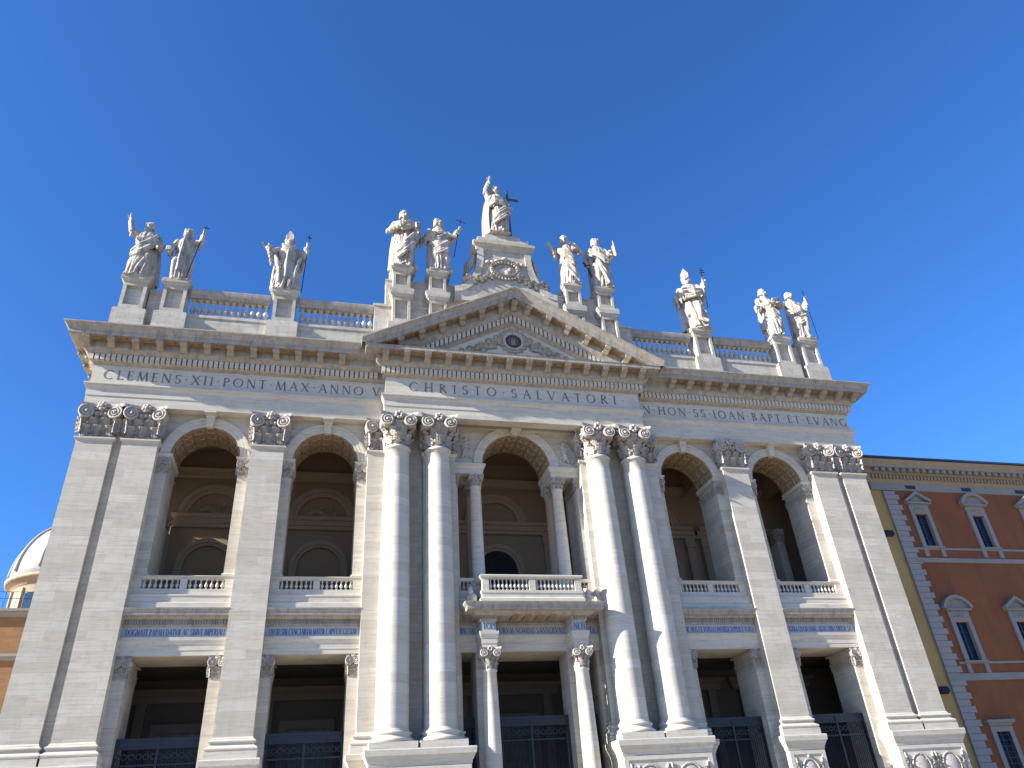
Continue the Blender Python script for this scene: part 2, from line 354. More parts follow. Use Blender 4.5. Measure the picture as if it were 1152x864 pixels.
def square_capital(w, d, h, rows=True, faces='flr'):
    """pilaster capital, base centre at origin, front towards -y"""
    mb = MB(); hw, hd = w/2, d/2; o = .10*h; c = .06*h
    mb.hexa([(-hw+c,-hd+c,0),(hw-c,-hd+c,0),(hw-c,hd,0),(-hw+c,hd,0)], [(-hw+c,-hd+c,h*.9),(hw-c,-hd+c,h*.9),(hw-c,hd,h*.9),(-hw+c,hd,h*.9)])
    def row(n, z, lh, face, off, sc):
        L = w if face == 'f' else d; lw = L/n
        for i in range(-1 if off else 0, n):
            t = -L/2+lw*(i+.5+(.5 if off else 0)); t = max(-L/2+.02, min(L/2-.02, t))
            if face == 'f': leaf(mb, (t, -hd+c, z), 0, -1, lw*.86, lh, o*sc)
            elif face == 'l': leaf(mb, (-hw+c, t, z), -1, 0, lw*.86, lh, o*sc*.7)
            else: leaf(mb, (hw-c, t, z), 1, 0, lw*.86, lh, o*sc*.7)
    for face in faces:
        L = w if face == 'f' else d; n = max(1, round(L/(.31*h)))
        row(n, .03*h, .36*h, face, False, 1.5); row(n, .12*h, .52*h, face, True, 1.45)
    r = .205*h
    for sx in (-1, 1):
        volute(mb, (sx*(hw-.10*h), -hd-.09*h, .735*h), -sx*.18, -.983, r, -sx, .16*h)
        if ('l' if sx < 0 else 'r') in faces: volute(mb, (sx*(hw+.05*h), -hd+.16*h, .735*h), sx, 0, r*.9, sx, .08*h)
        for k in range(3): leaf(mb, (sx*(hw-r*1.6-.02*h), -hd+.02*h-.02*k, .60*h), 0, -1, .14*h, .2*h, .06*h)
    n = max(2, round((w-2.6*r)/(.14*h)))
    for i in range(n): mb.ball((-hw+1.3*r+(w-2.6*r)*(i+.5)/n, -hd-.02*h, .72*h), (.05*h, .05*h, .07*h), 8, 6)
    mb.tube([(-hw+r*.6, -hd-.06*h, .90*h), (-hw*.4, -hd-.03*h, .845*h), (0, -hd-.02*h, .83*h), (hw*.4, -hd-.03*h, .845*h), (hw-r*.6, -hd-.06*h, .90*h)], .03*h, 6)
    abacus(mb, hw+.10*h, hd+.16*h, .90*h, h, .10*h)
    for k in range(6):
        a = R_(60*k+18); mb.ball((.085*h*math.cos(a), -hd-.07*h, .93*h+.085*h*math.sin(a)), (.06*h, .05*h, .06*h), 8, 6)
    mb.ball((0, -hd-.12*h, .93*h), .05*h, 8, 6); leaf(mb, (0, -hd-.02*h, .70*h), 0, -1, .12*h, .2*h, .06*h)
    return fixed(mb, 'capital')
def round_capital(r, h):
    mb = MB(); o = .10*h
    mb.lathe(0, 0, [(r*.95, 0), (r*.95, .3*h), (r*.96, .6*h), (r*1.08, .68*h), (r*1.14, .76*h), (r*.98, .9*h)], 24)
    for n, z, lh, off, sc in ((8, .03*h, .36*h, 0, 1.4), (8, .14*h, .50*h, .5, 1.45)):
        for i in range(n):
            a = 2*math.pi*(i+off)/n-math.pi/2; leaf(mb, (r*.95*math.cos(a), r*.95*math.sin(a), z), math.cos(a), math.sin(a), 2*math.pi*r/n*.86, lh, o*sc)
    rv = .20*h; q = r*1.0
    for sx in (-1, 1):
        for sy in (-1, 1):
            volute(mb, (sx*q*.93, sy*(q+.13*h), .735*h), sx*.04, sy*.999, rv, (-sx if sy < 0 else sx), .22*h)
            volute(mb, (sx*(q+.13*h), sy*q*.55, .735*h), sx*.995, sy*.10, rv*.9, (sx if sy < 0 else -sx), .13*h)
    for i in range(18):
        a = 2*math.pi*i/18; mb.ball((r*1.12*math.cos(a), r*1.12*math.sin(a), .74*h), (.05*h, .05*h, .065*h), 8, 6)
    abacus(mb, q+.20*h, q+.20*h, .90*h, h, .15*h)
    for nx, ny in ((0, -1), (0, 1), (1, 0), (-1, 0)):
        for k in range(6):
            a = R_(60*k+18); e = q+.09*h; t = .085*h*math.cos(a)
            mb.ball((nx*e-ny*t, ny*e+nx*t, .93*h+.085*h*math.sin(a)), .06*h, 8, 6)
    return fixed(mb, 'capital')
def base_prof(z0, s=1.):
    """plinth, two tori and a hollow; d measured from the shaft face"""
    p = [(.0, z0), (.36*s, z0), (.36*s, z0+.44*s), (.30*s, z0+.45*s)]
    for k in range(7): a = -math.pi/2+math.pi*k/6; p.append((.24*s+.12*s*math.cos(a), z0+.575*s+.125*s*math.sin(a)))
    p += [(.20*s, z0+.73*s), (.12*s, z0+.80*s), (.12*s, z0+.90*s)]
    for k in range(7): a = -math.pi/2+math.pi*k/6; p.append((.12*s+.09*s*math.cos(a), z0+1.0*s+.09*s*math.sin(a)))
    p += [(.08*s, z0+1.12*s), (.07*s, z0+1.18*s), (.0, z0+1.26*s)]
    return p
def baluster_mesh(h, r):
    mb = MB()
    prof = [(.62,.07),(.62,.09),(.40,.12),(.36,.16),(.62,.24),(.95,.33),(1.0,.38),(.86,.46),(.56,.58),(.38,.70),(.34,.78),(.52,.81),(.52,.84),(.36,.86),(.42,.90),(.62,.93)]
    mb.lathe(0, 0, [(a*r, z*h) for a, z in prof], 12)
    mb.box(-.75*r, .75*r, -.75*r, .75*r, 0, .07*h); mb.box(-.75*r, .75*r, -.75*r, .75*r, .93*h, h)
    return mb.mesh('baluster')
# ------------------------------------------------------------------ ground
GZ = -2.7
g = MB(); g.add([(-3000,-3000,GZ),(3000,-3000,GZ),(3000,3000,GZ),(-3000,3000,GZ)], [(0,1,2,3)])
o = part('ground', g, 'ground', None); o['kind'] = 'structure'
st = MB()
for k in range(6): st.box(-34.5, 34.5, -4.2-.42*(5-k), 12, GZ+.36*k if k else GZ+.004, GZ+.36*(k+1))
o = part('entrance_steps', st, 'smooth', None); o['kind'] = 'structure'

# ------------------------------------------------------------------ basilica
B = thing('basilica', 'white travertine church front with giant columns, arches and a pediment', 'church', (0, 0, -.54))
CA, CB = 23.80, 15.13; RA = 2.44; ZS = 25.27; ZC = 25.58
wall = MB()
for s in (-1, 1):
    def bx(xa, xb, *r): wall.box(s*xa, s*xb, *r)
    bx(27.0, 32.2, .85, 3.85, -.5, 28.7); bx(29.41, 29.99, .42, .85, -.5, 28.7)                                 # behind the outer pair of pilasters
    for c, xa, xb in ((CA, 20.55, 27.0), (CB, 12.0, 18.2)):
        bx(xa, c-RA, .85, 3.85, -.5, ZS); bx(c+RA, xb, .85, 3.85, -.5, ZS)
        bx(c-RA, c+RA, .85, 3.85, 10.98, 14.3)
        x0, x1 = sorted((s*xa, s*xb)); wall.archwall(x0, x1, ZS, 28.7, s*c, RA, .85, 3.85)
    bx(18.2, 20.55, .85, 3.85, -.5, 28.7); bx(5.2, 12.0, .85, 3.85, -.5, 28.7)
    bx(4.95, 5.2, .85, 3.85, -.5, 24.75); bx(2.75, 3.95, .85, 2.9, -.5, 10.98)
    # side wall
    if s < 0:
        bx(31.2, 32.2, 3.85, 7.0, -.5, 34.5); bx(31.2, 32.2, 8.7, 12, -.5, 34.5); bx(31.2, 32.2, 7.0, 8.7, -.5, 16.5); bx(31.2, 32.2, 7.0, 8.7, 26.5, 34.5)  # unseen opening added for sunlight, narrowed so it reaches only the loggia pier
    else: bx(31.2, 32.2, 3.85, 12, -.5, 34.5)
wall.box(-5.2, 5.2, .85, 3.85, 10.98, 14.3); wall.archwall(-5.2, 5.2, ZC, 28.7, 0, 2.87, .85, 3.85)
wall.box(-32.2, 32.2, .4, 3.85, 28.7, 34.5)
part('facade_wall', wall, 'travertine', B)
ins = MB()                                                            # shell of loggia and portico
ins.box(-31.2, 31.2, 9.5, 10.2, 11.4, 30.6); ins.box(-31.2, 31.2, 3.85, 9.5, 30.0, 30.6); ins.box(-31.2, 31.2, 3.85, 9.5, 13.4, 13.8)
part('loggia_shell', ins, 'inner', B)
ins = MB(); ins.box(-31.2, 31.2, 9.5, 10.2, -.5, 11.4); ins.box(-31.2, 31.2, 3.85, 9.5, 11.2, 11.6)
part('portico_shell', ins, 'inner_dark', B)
for cx in (-CA, -CB, 0, CB, CA):                                       # doorways deep in the portico
    w = 1.5 if cx else 2.1; d = MB()
    for s in (-1, 1): d.box(cx+s*w, cx+s*(w+.5), 9.2, 9.5, -.1, 7.6); d.box(cx+s*(w+1.0), cx+s*(w+1.7), 9.2, 9.5, -.1, 9.6)
    d.box(cx-w-.5, cx+w+.5, 9.19, 9.5, 7.6, 8.2); d.sweep([(cx-w-2.2, 9.5), (cx-w-2.2, 9.3), (cx+w+2.2, 9.3), (cx+w+2.2, 9.5)], [(-.1, 9.6), (.05, 9.6), (.1, 10.0), (.4, 10.3), (.42, 10.5), (-.1, 10.6)])
    part('portico_doorway', d, 'portico_trim', B); part('door_leaf', MB().box(cx-w, cx+w, 9.35, 9.5, -.1, 7.6), 'bronze', B)
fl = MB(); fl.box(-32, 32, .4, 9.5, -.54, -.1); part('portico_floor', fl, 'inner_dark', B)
rf = MB(); rf.box(-32.2, 32.2, 0, 12, 34.52, 34.7); part('roof', rf, 'cornice', B)
# loggia back wall decoration, one set behind every arch
for cx in (-CA, -CB, 0, CB, CA):
    d = MB(); w = 3.05 if cx else 4.2
    for sx in (-1, 1):
        d.box(cx+sx*(w+.1), cx+sx*(w+.85), 9.1, 9.5, 13.8, 22.1); d.box(cx+sx*(w+.0), cx+sx*(w+.95), 9.0, 9.5, 22.1, 23.0)
    d.sweep([(cx+w+1.3, 9.5), (cx+w+1.3, 9.2), (cx-w-1.3, 9.2), (cx-w-1.3, 9.5)][::-1], [(0, 23.0), (0, 23.3), (.12, 23.35), (.12, 23.7), (.3, 23.8), (.42, 24.05), (0, 24.1)])
    d.arcring(cx, 23.95, 2.05, 2.75, 9.2, 9.5, n=28); d.arcring(cx, 23.95, 2.45, 2.85, 9.12, 9.5, n=28)
    d.arcring(cx, 19.7, 1.75, 2.2, 9.2, 9.5, n=28); d.arcring(cx, 19.7, 2.0, 2.35, 9.1, 9.5, n=28)
    for sx in (-1, 1): d.box(cx+sx*1.75, cx+sx*2.35, 9.1, 9.5, 13.8, 19.7)
    d.sweep([(cx-w-1.3, 9.5), (cx-w-1.3, 9.35), (cx+w+1.3, 9.35), (cx+w+1.3, 9.5)], [(0, 27.4), (.25, 27.5), (.3, 27.9), (.6, 28.1), (0, 28.3)])
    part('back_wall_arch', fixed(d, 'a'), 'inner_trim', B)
    e = MB()
    if cx:
        for k in range(9): leaf(e, (cx-1.0+.25*k, 9.5, 24.25+.25*math.sin(k*.8)), 0, -1, .42, .6, .3)
        for k in range(7): e.ball((cx-.7+.23*k, 9.46, 24.75+.3*math.sin(k*2.4)), (.17, .12, .15), 8, 6)
    else: e.arcring(cx, 20.0, 0.01, 1.72, 9.3, 9.49, n=24); e.box(cx-1.72, cx+1.72, 9.3, 9.49, 13.8, 20.0)
    part('lunette_relief' if cx else 'doorway', fixed(e, 'e') if cx else e, 'inner_trim' if cx else 'void', B)
for xx in (-27.9, -19.35, -11.2, -5.0, 5.0, 11.2, 19.35, 27.9):
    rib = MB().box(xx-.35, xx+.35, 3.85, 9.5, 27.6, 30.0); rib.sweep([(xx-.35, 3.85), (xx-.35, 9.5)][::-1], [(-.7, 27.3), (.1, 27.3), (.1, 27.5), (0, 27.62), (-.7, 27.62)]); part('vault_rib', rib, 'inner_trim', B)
for xx in (-27.25, 27.25):
    q = MB(); q.box(xx-.38, xx+.38, 7.6, 9.5, 13.8, 22.2); q.box(xx-.5, xx+.5, 7.5, 9.5, 13.8, 14.6)  # pier depth extended to the back wall to block sun from the arches
    q = part('loggia_pier', q, 'smooth', B); part('capital', square_capital(.8, 1.0, 1.3), 'capital', q, (xx, 8.1, 22.2))

# -- giant pilasters
cap_big = square_capital(2.4, .9, 2.66)
PIL = [31.2, 28.2, 19.38]
def pil_base(x0, x1, y0, y1): return MB().sweep([(x0, y1), (x0, y0), (x1, y0), (x1, y1)], base_prof(4.74))
for s in (-1, 1):
    for i, c in enumerate(PIL):
        hw = 1.2 if i < 2 else 1.17
        m = MB().box(s*c-hw, s*c+hw, 0, .87, 5.9, 26.0)
        m.sweep([(s*c-hw, .87), (s*c-hw, 0), (s*c+hw, 0), (s*c+hw, .87)], [(0, 25.7), (.09, 25.74), (.15, 25.84), (.15, 25.96), (.02, 26.0)])
        p = part('pilaster', m, 'travertine', B)
        part('capital', cap_big, 'capital', p, (s*c, .45, 26.0))
        part('pilaster_base', pil_base(s*c-hw, s*c+hw, 0, .87), 'smooth', p)
    for xa, xb in ((9.1, 12.0), (5.2, 7.7)):
        c = s*(xa+xb)/2; hw = (xb-xa)/2
        m = MB().box(c-hw, c+hw, .0, .87, 5.9, 26.0)
        m.sweep([(c-hw, .87), (c-hw, 0), (c+hw, 0), (c+hw, .87)], [(0, 25.7), (.09, 25.74), (.15, 25.84), (.15, 25.96), (.02, 26.0)])
        p = part('pilaster', m, 'travertine', B)
        part('capital', square_capital(2*hw, .9, 2.66), 'capital', p, (c, .45, 26.0))
        part('pilaster_base', pil_base(c-hw, c+hw, 0.02, .87), 'smooth', p)
# -- giant columns
cap_col = round_capital(.93, 2.66); YC = -.3
shaft = []
for k in range(25):
    t = k/24; r = 1.08-.15*max(0, (t-.25)/.75)**1.6; shaft.append((r, 5.95+(25.7-5.95)*t))
for c in (-9.79, -6.63, 6.63, 9.79):
    m = MB().lathe(c, YC, shaft+[(.99, 25.72), (1.06, 25.8), (1.06, 25.92), (.97, 26.02)], 48)
    p = part('column', m, 'column', B)
    part('capital', cap_col, 'capital', p, (c, YC, 26.0))
    m = MB().lathe(c, YC, [(1.08+d*1.05, z) for d, z in base_prof(4.74)[3:]], 48)
    m.box(c-1.5, c+1.5, YC-1.47, YC+1.0, 4.74, 5.18)
    part('column_base', m, 'smooth', p)
# -- pedestals
def blob_relief(mb, cx, y, cz, w, h, seed):
    rnd = random.Random(seed)
    mb.ball((cx, y, cz+h*.05), (w*.26, .16, h*.30), 18, 12)
    mb.tube([(cx+w*.29*math.cos(a), y-.06, cz+h*.05+h*.33*math.sin(a)) for a in [2*math.pi*k/24 for k in range(25)]], .06, 6)
    for sx in (-1, 1):
        for k in range(7):
            t = k/6; leaf(mb, (cx+sx*w*(.30+.15*t), y+.03, cz-h*.42+h*.6*t*(1 if k % 2 else .6)), 0, -1, w*.13, h*.26, .22)
        mb.tube([(cx+sx*w*(.46-.12*t), y-.04, cz+h*(.42-.75*t)) for t in [k/8 for k in range(9)]], [.04+.05*math.sin(k*1.3)**2 for k in range(9)], 6)
    for k in range(9): mb.ball((cx+rnd.uniform(-.45, .45)*w, y-.02, cz+rnd.uniform(-.45, .45)*h), rnd.uniform(.05, .12), 8, 6)
def pedestal(x0, x1, y0, seed):
    m = MB(); pth = [(x0, .87), (x0, y0), (x1, y0), (x1, .87)]
    m.sweep(pth, [(0, -.5), (.3, -.5), (.3, .3), (.12, .5), (0, .6), (0, 3.75), (.05, 3.78), (.08, 3.98), (.12, 4.02), (.24, 4.3), (.30, 4.36), (.33, 4.66), (.30, 4.735), (0, 4.74)])
    fx = .3; za, zb = 1.0, 3.5
    m.box(x0, x1, y0-.07, y0+.01, zb, 3.74); m.box(x0, x1, y0-.07, y0+.01, .62, za); m.box(x0, x0+fx, y0-.069, y0+.01, za, zb); m.box(x1-fx, x1, y0-.069, y0+.01, za, zb)
    p = part('pedestal', m, 'smooth', B)
    r = MB(); w = x1-x0-2*fx; n = max(1, round(w/2.6))
    for k in range(n): blob_relief(r, x0+fx+w*(k+.5)/n, y0-.03, (za+zb)/2, w/n, zb-za, seed+k)
    part('relief', fixed(r, 'relief'), 'capital', p)
for s in (-1, 1):
    for k, (a, b, y) in enumerate(((26.85, 32.62, -.36), (17.95, 20.78, -.36), (5.0, 11.25, -1.85))):
        x0, x1 = sorted((s*a, s*b)); pedestal(x0, x1, y, 10*k+(s > 0)*100)
    x0, x1 = sorted((s*11.25, s*12.3)); m = MB().sweep([(x0, .87), (x0, -.36), (x1, -.36), (x1, .87)], [(0, -.5), (0, 3.75), (.08, 3.98), (.24, 4.3), (.3, 4.36), (.33, 4.66), (0, 4.74)]); part('pedestal', m, 'smooth', B)

# -- giant entablature
path = [(-32.55, 12), (-32.55, 0), (-10.9, 0), (-10.9, -1.1), (10.9, -1.1), (10.9, 0), (32.55, 0), (32.55, 12)]
m = MB().sweep(path, [(-.95, 28.66), (.0, 28.66), (.02, 29.0), (.02, 29.42), (.07, 29.44), (.07, 29.94), (.11, 29.96), (.13, 30.05), (.22, 30.2), (.24, 30.3), (.30, 30.32), (.30, 30.44), (-.6, 30.5)])
part('architrave', m, 'smooth', B)
m = MB().sweep(path, [(-.6, 30.46), (0, 30.46), (0, 32.14), (-.6, 32.14)])
fr = part('frieze', m, 'smooth', B)
part('inscription', inscription('CLEMENS.XII.PONT.MAX.ANNO V', -31.75, -11.2, 30.9, .80, 0), 'letter', fr)
part('inscription', inscription('CHRISTO.SALVATORI.', -9.0, 9.55, 30.95, .84, -1.1), 'letter', fr)
part('inscription', inscription('N.HON.SS.IOAN.BAPT.ET.EVANG', 11.7, 32.3, 30.9, .80, 0), 'letter', fr)
m = MB().sweep(path, [(-.6, 32.12), (.06, 32.12), (.10, 32.2), (.22, 32.28), (.26, 32.32), (.26, 32.84), (.5, 32.86), (.56, 32.9), (.80, 33.12), (.84, 33.2), (.84, 33.74), (1.72, 33.76), (1.75, 33.80), (1.75, 34.08), (1.80, 34.1), (-.6, 34.2)])
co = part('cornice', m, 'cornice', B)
def dent_run(x0, x1, y):
    m = MB(); n = round(abs(x1-x0)/.385); w = (x1-x0)/n
    m.box(x0, x1, y-.265, y-.2, 32.30, 32.34)
    for k in range(n): a = x0+w*(k+.14); m.box(a, a+w*.72, y-.52, y-.20, 32.33, 32.83)
    part('dentil_course', m, 'smooth', co)
dent_run(-32.95, -11.45, 0); dent_run(11.45, 32.95, 0); dent_run(-11.3, 11.3, -1.1)
for sx in (-1, 1):
    m = MB()
    for k in range(20): y = .4+.385*k; m.box(sx*32.75, sx*33.07, y-.12, y+.12, 32.33, 32.83)
    part('dentil_course', m, 'smooth', co)
cy = MB()
cprof = [(1.2, 34.09), (1.79, 34.09), (1.84, 34.14), (1.90, 34.28), (2.02, 34.42), (2.10, 34.5), (2.14, 34.52), (2.14, 34.62), (-.5, 34.74), (-.5, 34.2)]
part('gutter_moulding', MB().sweep([(-32.55, 12), (-32.55, 0), (-12.7, 0)], cprof), 'cornice', co); part('gutter_moulding', MB().sweep([(12.7, 0), (32.55, 0), (32.55, 12)], cprof), 'cornice', co)
def modillion_mesh():
    q = MB()
    prof = [(0, .52), (0, -.10), (-.10, -.12), (-.26, -.04), (-.46, .14), (-.66, .15), (-.80, .22), (-.86, .34), (-.84, .52)]
    n = len(prof); w = .235
    q.add([(-w, y, z) for y, z in prof]+[(w, y, z) for y, z in prof], [tuple(range(n)), tuple(reversed(range(n, 2*n)))]+[((i+1) % n, i, n+i, n+(i+1) % n) for i in range(n)])
    q.box(-w-.05, w+.05, -.885, 0, .45, .535)
    leaf(q, (0, -.10, -.02), 0, -1, .40, .40, .18)
    for s in (-1, 1): q.ball((s*w, -.72, .34), (.06, .11, .11), 8, 6); q.ball((s*w, -.12, .05), (.06, .13, .13), 8, 6)
    return fixed(q, 'modillion')
MOD = modillion_mesh()
def mod(x, y, z, par, rotz=0):
    o = part('modillion', MOD, 'bracket', par, (x, y, z)); o.rotation_euler.z = rotz; return o
mods = [(-33.1+1.70*k, -.84) for k in range(12)]+[(-33.1+1.7*12, -.84)]
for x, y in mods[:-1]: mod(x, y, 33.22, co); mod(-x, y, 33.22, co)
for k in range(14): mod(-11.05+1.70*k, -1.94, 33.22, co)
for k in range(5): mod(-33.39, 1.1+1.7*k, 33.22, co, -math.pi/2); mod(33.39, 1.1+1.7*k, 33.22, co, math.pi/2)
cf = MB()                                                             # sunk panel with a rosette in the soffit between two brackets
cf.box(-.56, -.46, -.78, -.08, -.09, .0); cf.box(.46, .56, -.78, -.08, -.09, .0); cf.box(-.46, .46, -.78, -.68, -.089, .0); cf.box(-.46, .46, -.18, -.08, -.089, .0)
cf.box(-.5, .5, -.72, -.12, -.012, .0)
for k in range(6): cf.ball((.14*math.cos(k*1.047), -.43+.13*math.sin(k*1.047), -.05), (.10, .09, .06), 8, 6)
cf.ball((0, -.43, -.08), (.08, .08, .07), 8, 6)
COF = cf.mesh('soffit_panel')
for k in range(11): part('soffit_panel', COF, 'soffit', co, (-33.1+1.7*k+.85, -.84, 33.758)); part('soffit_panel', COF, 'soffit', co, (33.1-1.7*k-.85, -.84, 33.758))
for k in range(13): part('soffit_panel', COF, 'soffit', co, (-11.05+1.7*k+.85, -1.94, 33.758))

# -- pediment
XE, ZE, ZA = 12.98, 34.50, 41.22; SL = (ZA-ZE)/XE; KV = math.sqrt(1+SL*SL)
pm = MB(); zb = 34.1
ti = lambda x: ZA-SL*abs(x)
pm.prism_xz([(-11.2, zb), (11.2, zb), (11.2, ti(11.2)-.7), (0, ZA-.7), (-11.2, ti(11.2)-.7)], -1.1, .4)
pd = part('pediment', fixed(pm, 'p'), 'smooth', B)
rk = MB()
rprof = [(-.05, -2.5), (.06, -2.5), (.22, -2.34), (.26, -2.3), (.26, -1.78), (.5, -1.76), (.80, -1.5), (.84, -1.42), (.84, -.88), (1.72, -.86), (1.75, -.82), (1.75, -.54), (1.79, -.53), (1.84, -.48), (1.90, -.34), (2.02, -.20), (2.10, -.12), (2.14, -.10), (2.14, 0), (-1.6, .12), (-1.6, -1.5)]
n = len(rprof)
for s in (-1, 1):
    vs = [];
    for dd, q in rprof: vs.append((s*XE, -1.1-dd, ZE+q*KV))
    for dd, q in rprof: vs.append((0, -1.1-dd, ZA+q*KV))
    rk.add(vs, [(i, (i+1) % n, n+(i+1) % n, n+i) for i in range(n)]+[tuple(range(n))])
def clip_below(me, z):
    import bmesh
    b = bmesh.new(); b.from_mesh(me); bmesh.ops.bisect_plane(b, geom=b.verts[:]+b.edges[:]+b.faces[:], plane_co=(0, 0, z), plane_no=(0, 0, 1), clear_inner=True)
    b.to_mesh(me); b.free(); return me
part('raking_cornice', clip_below(fixed(rk, 'r'), 34.085), 'cornice', pd)
for s in (-1, 1):
    q = MB().sweep([(s*10.92, .4), (s*10.92, -1.1)] if s > 0 else [(s*10.92, -1.1), (s*10.92, .4)][::1], [(1.2, 34.09), (1.79, 34.09), (1.84, 34.14), (1.90, 34.24), (1.98, 34.36), (2.04, 34.46), (1.2, 34.5)])
    part('cornice_return', q, 'cornice', pd)
m = MB()
for s in (-1, 1):
    k = 0
    for k in range(27):
        x = s*(.19+.385*k)
        if abs(x) > 9.6: break
        z = ti(x); ux = .125
        m.hexa([(x-ux, -1.62, z-2.28*KV+SL*ux*s), (x+ux, -1.62, z-2.28*KV-SL*ux*s), (x+ux, -1.30, z-2.28*KV-SL*ux*s), (x-ux, -1.30, z-2.28*KV+SL*ux*s)],
               [(x-ux, -1.62, z-1.78*KV+SL*ux*s), (x+ux, -1.62, z-1.78*KV-SL*ux*s), (x+ux, -1.30, z-1.78*KV-SL*ux*s), (x-ux, -1.30, z-1.78*KV+SL*ux*s)])
part('dentil_course', m, 'smooth', pd)
for s in (-1, 1):
    for k in range(6):
        x = s*(1.15+1.72*k); o = mod(x, -1.94, ti(x)-.90*KV-.50, pd); o.rotation_euler.y = s*math.atan(SL)
mod(0, -1.94, ti(0)-.98*KV-.64, pd)
for s in (-1, 1):
    for k in range(6):
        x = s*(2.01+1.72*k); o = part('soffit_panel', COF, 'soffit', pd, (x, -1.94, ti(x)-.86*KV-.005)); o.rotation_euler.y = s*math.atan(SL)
oc = MB().arcring(0, 36.62, .72, .95, -1.3, -1.05, 0, 2*math.pi, 40)
oc.arcring(0, 36.62, .95, 1.12, -1.2, -1.05, 0, 2*math.pi, 40); op = part('oculus_frame', oc, 'capital', pd)
part('mosaic_roundel', MB().lathe(0, 0, [(.01, 0), (.72, 0), (.72, .1)], 40, False).mesh('mosaic'), 'mosaic', op, (0, -1.08, 36.62)).rotation_euler.x = R_(90)
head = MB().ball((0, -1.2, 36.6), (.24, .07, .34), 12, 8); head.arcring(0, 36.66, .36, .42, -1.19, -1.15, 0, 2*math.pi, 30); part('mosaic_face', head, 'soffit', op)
rl = MB()
for s in (-1, 1):
    for k in range(16):
        t = k/15; x = s*(1.25+3.6*t); zz = 36.45-1.75*t+.35*math.sin(k*1.9)
        leaf(rl, (x, -1.1, zz-.25), 0, -1, .55, .75*(1-.35*t), .3)
        rl.ball((x, -1.15, zz), (.22, .12, .16), 8, 6)
    rl.tube([(s*(1.1+.16*i), -1.16, 36.9-.11*i+.28*math.sin(i*.7)) for i in range(25)], .09, 6)
for k in range(14):
    a = R_(20+k*360/14); leaf(rl, (1.15*math.cos(a), -1.1, 36.62+1.1*math.sin(a)-.15), 0, -1, .4, .45, .22)
part('relief', fixed(rl, 'relief'), 'capital', pd)

# -- attic, gablet and statue pedestals
at = MB(); at.box(-11.95, 11.95, .1, 1.9, 34.7, 40.2); at.box(-12.05, 12.05, -.0, 2.0, 40.2, 40.45)
at.box(-11.0, 11.0, .25, 1.7, 40.45, 43.3); at.box(-11.05, 11.05, .18, 1.75, 43.3, 43.45)
part('attic_wall', at, 'parapet', B)
def gcurve(n=16): return [(2.63+2.25*(1-math.cos(math.pi/2*k/n)), 47.3-4.35*math.sin(math.pi/2*k/n)) for k in range(n+1)]
gc = gcurve(); poly = [(-4.9, 41.5), (4.9, 41.5)]+[p for p in reversed(gc)]+[(2.63, 48.2), (-2.63, 48.2)]+[(-x, z) for x, z in gc]
gb = MB(); gb.prism_xz(poly, -.30, 1.3)
gb = part('gablet', fixed(gb, 'g'), 'parapet', B)
for s in (-1, 1):
    bd = MB(); L = [(2.63, 48.1)]+gc
    for k in range(len(L)-1):
        (xa, za), (xb, zb2) = L[k], L[k+1]
        def inn(i):
            a = L[max(i-1, 0)]; b = L[min(i+1, len(L)-1)]; t = Vector((b[0]-a[0], b[1]-a[1])).normalized(); return (L[i][0]+t.y*.62, L[i][1]-t.x*.62)
        ia, ib = inn(k), inn(k+1)
        f = [(s*xa, za), (s*xb, zb2), (s*ib[0], ib[1]), (s*ia[0], ia[1])]
        bd.add([(x, -.46, z) for x, z in f]+[(x, -.29, z) for x, z in f], [(0,1,2,3), (4,7,6,5), (0,4,5,1), (1,5,6,2), (2,6,7,3), (3,7,4,0)])
    part('border', fixed(bd, 'b'), 'parapet', gb)
cpm = MB().sweep([(-2.68, 1.3), (-2.68, -.40), (2.68, -.40), (2.68, 1.3)], [(-.2, 47.75), (0, 47.75), (.04, 47.9), (.06, 48.1), (.2, 48.2), (.34, 48.32), (.36, 48.62), (.30, 48.66), (-.1, 48.8)])
cpm.box(-2.55, 2.55, -.45, 1.3, 48.7, 49.35); cpm.box(-1.75, 1.75, -.35, 1.2, 49.35, 49.85); cpm.box(-1.62, 1.62, -.28, 1.1, 49.85, 50.0)
part('gablet_cap', cpm, 'parapet', gb)
rl = MB().ball((0, -.32, 45.3), (1.05, .14, .72), 28, 10)
for k in range(26):
    a = 2*math.pi*k/26; leaf(rl, (1.28*math.cos(a), -.33, 45.25+.95*math.sin(a)), 0, -1, .42, .42, .3); rl.ball((1.36*math.cos(a+.1), -.44, 45.3+1.0*math.sin(a+.1)), .15, 8, 6)
for s in (-1, 1):
    for k in range(9): leaf(rl, (s*(1.3+.33*k), -.33, 43.6+.25*math.sin(k*2.1)+.5*(k < 3)), 0, -1, .5, .6, .3)
    for k in range(4): rl.ball((s*(.3+.45*k), -.42, 46.55-.12*k+.1*math.sin(k*3)), (.26, .16, .2), 8, 6)
rl.ball((.45, -.46, 45.45), (.22, .14, .24), 10, 8); rl.ball((.2, -.44, 45.1), (.3, .14, .35), 10, 8); rl.ball((0, -.45, 46.75), (.3, .2, .24), 10, 8)
part('relief', fixed(rl, 'relief'), 'capital', gb)
for s in (-1, 1):
    fs = MB()
    for k in range(5): fs.tube([(s*(2.75+.10*k), -.1+.28*k, 47.4), (s*(3.05+.12*k), -.1+.28*k, 46.6), (s*(3.15+.15*k), -.1+.28*k, 45.6-.15*k)], [.12, .2, .1], 8)
    part('hanging_festoon', fixed(fs, 'f'), 'statue', gb)
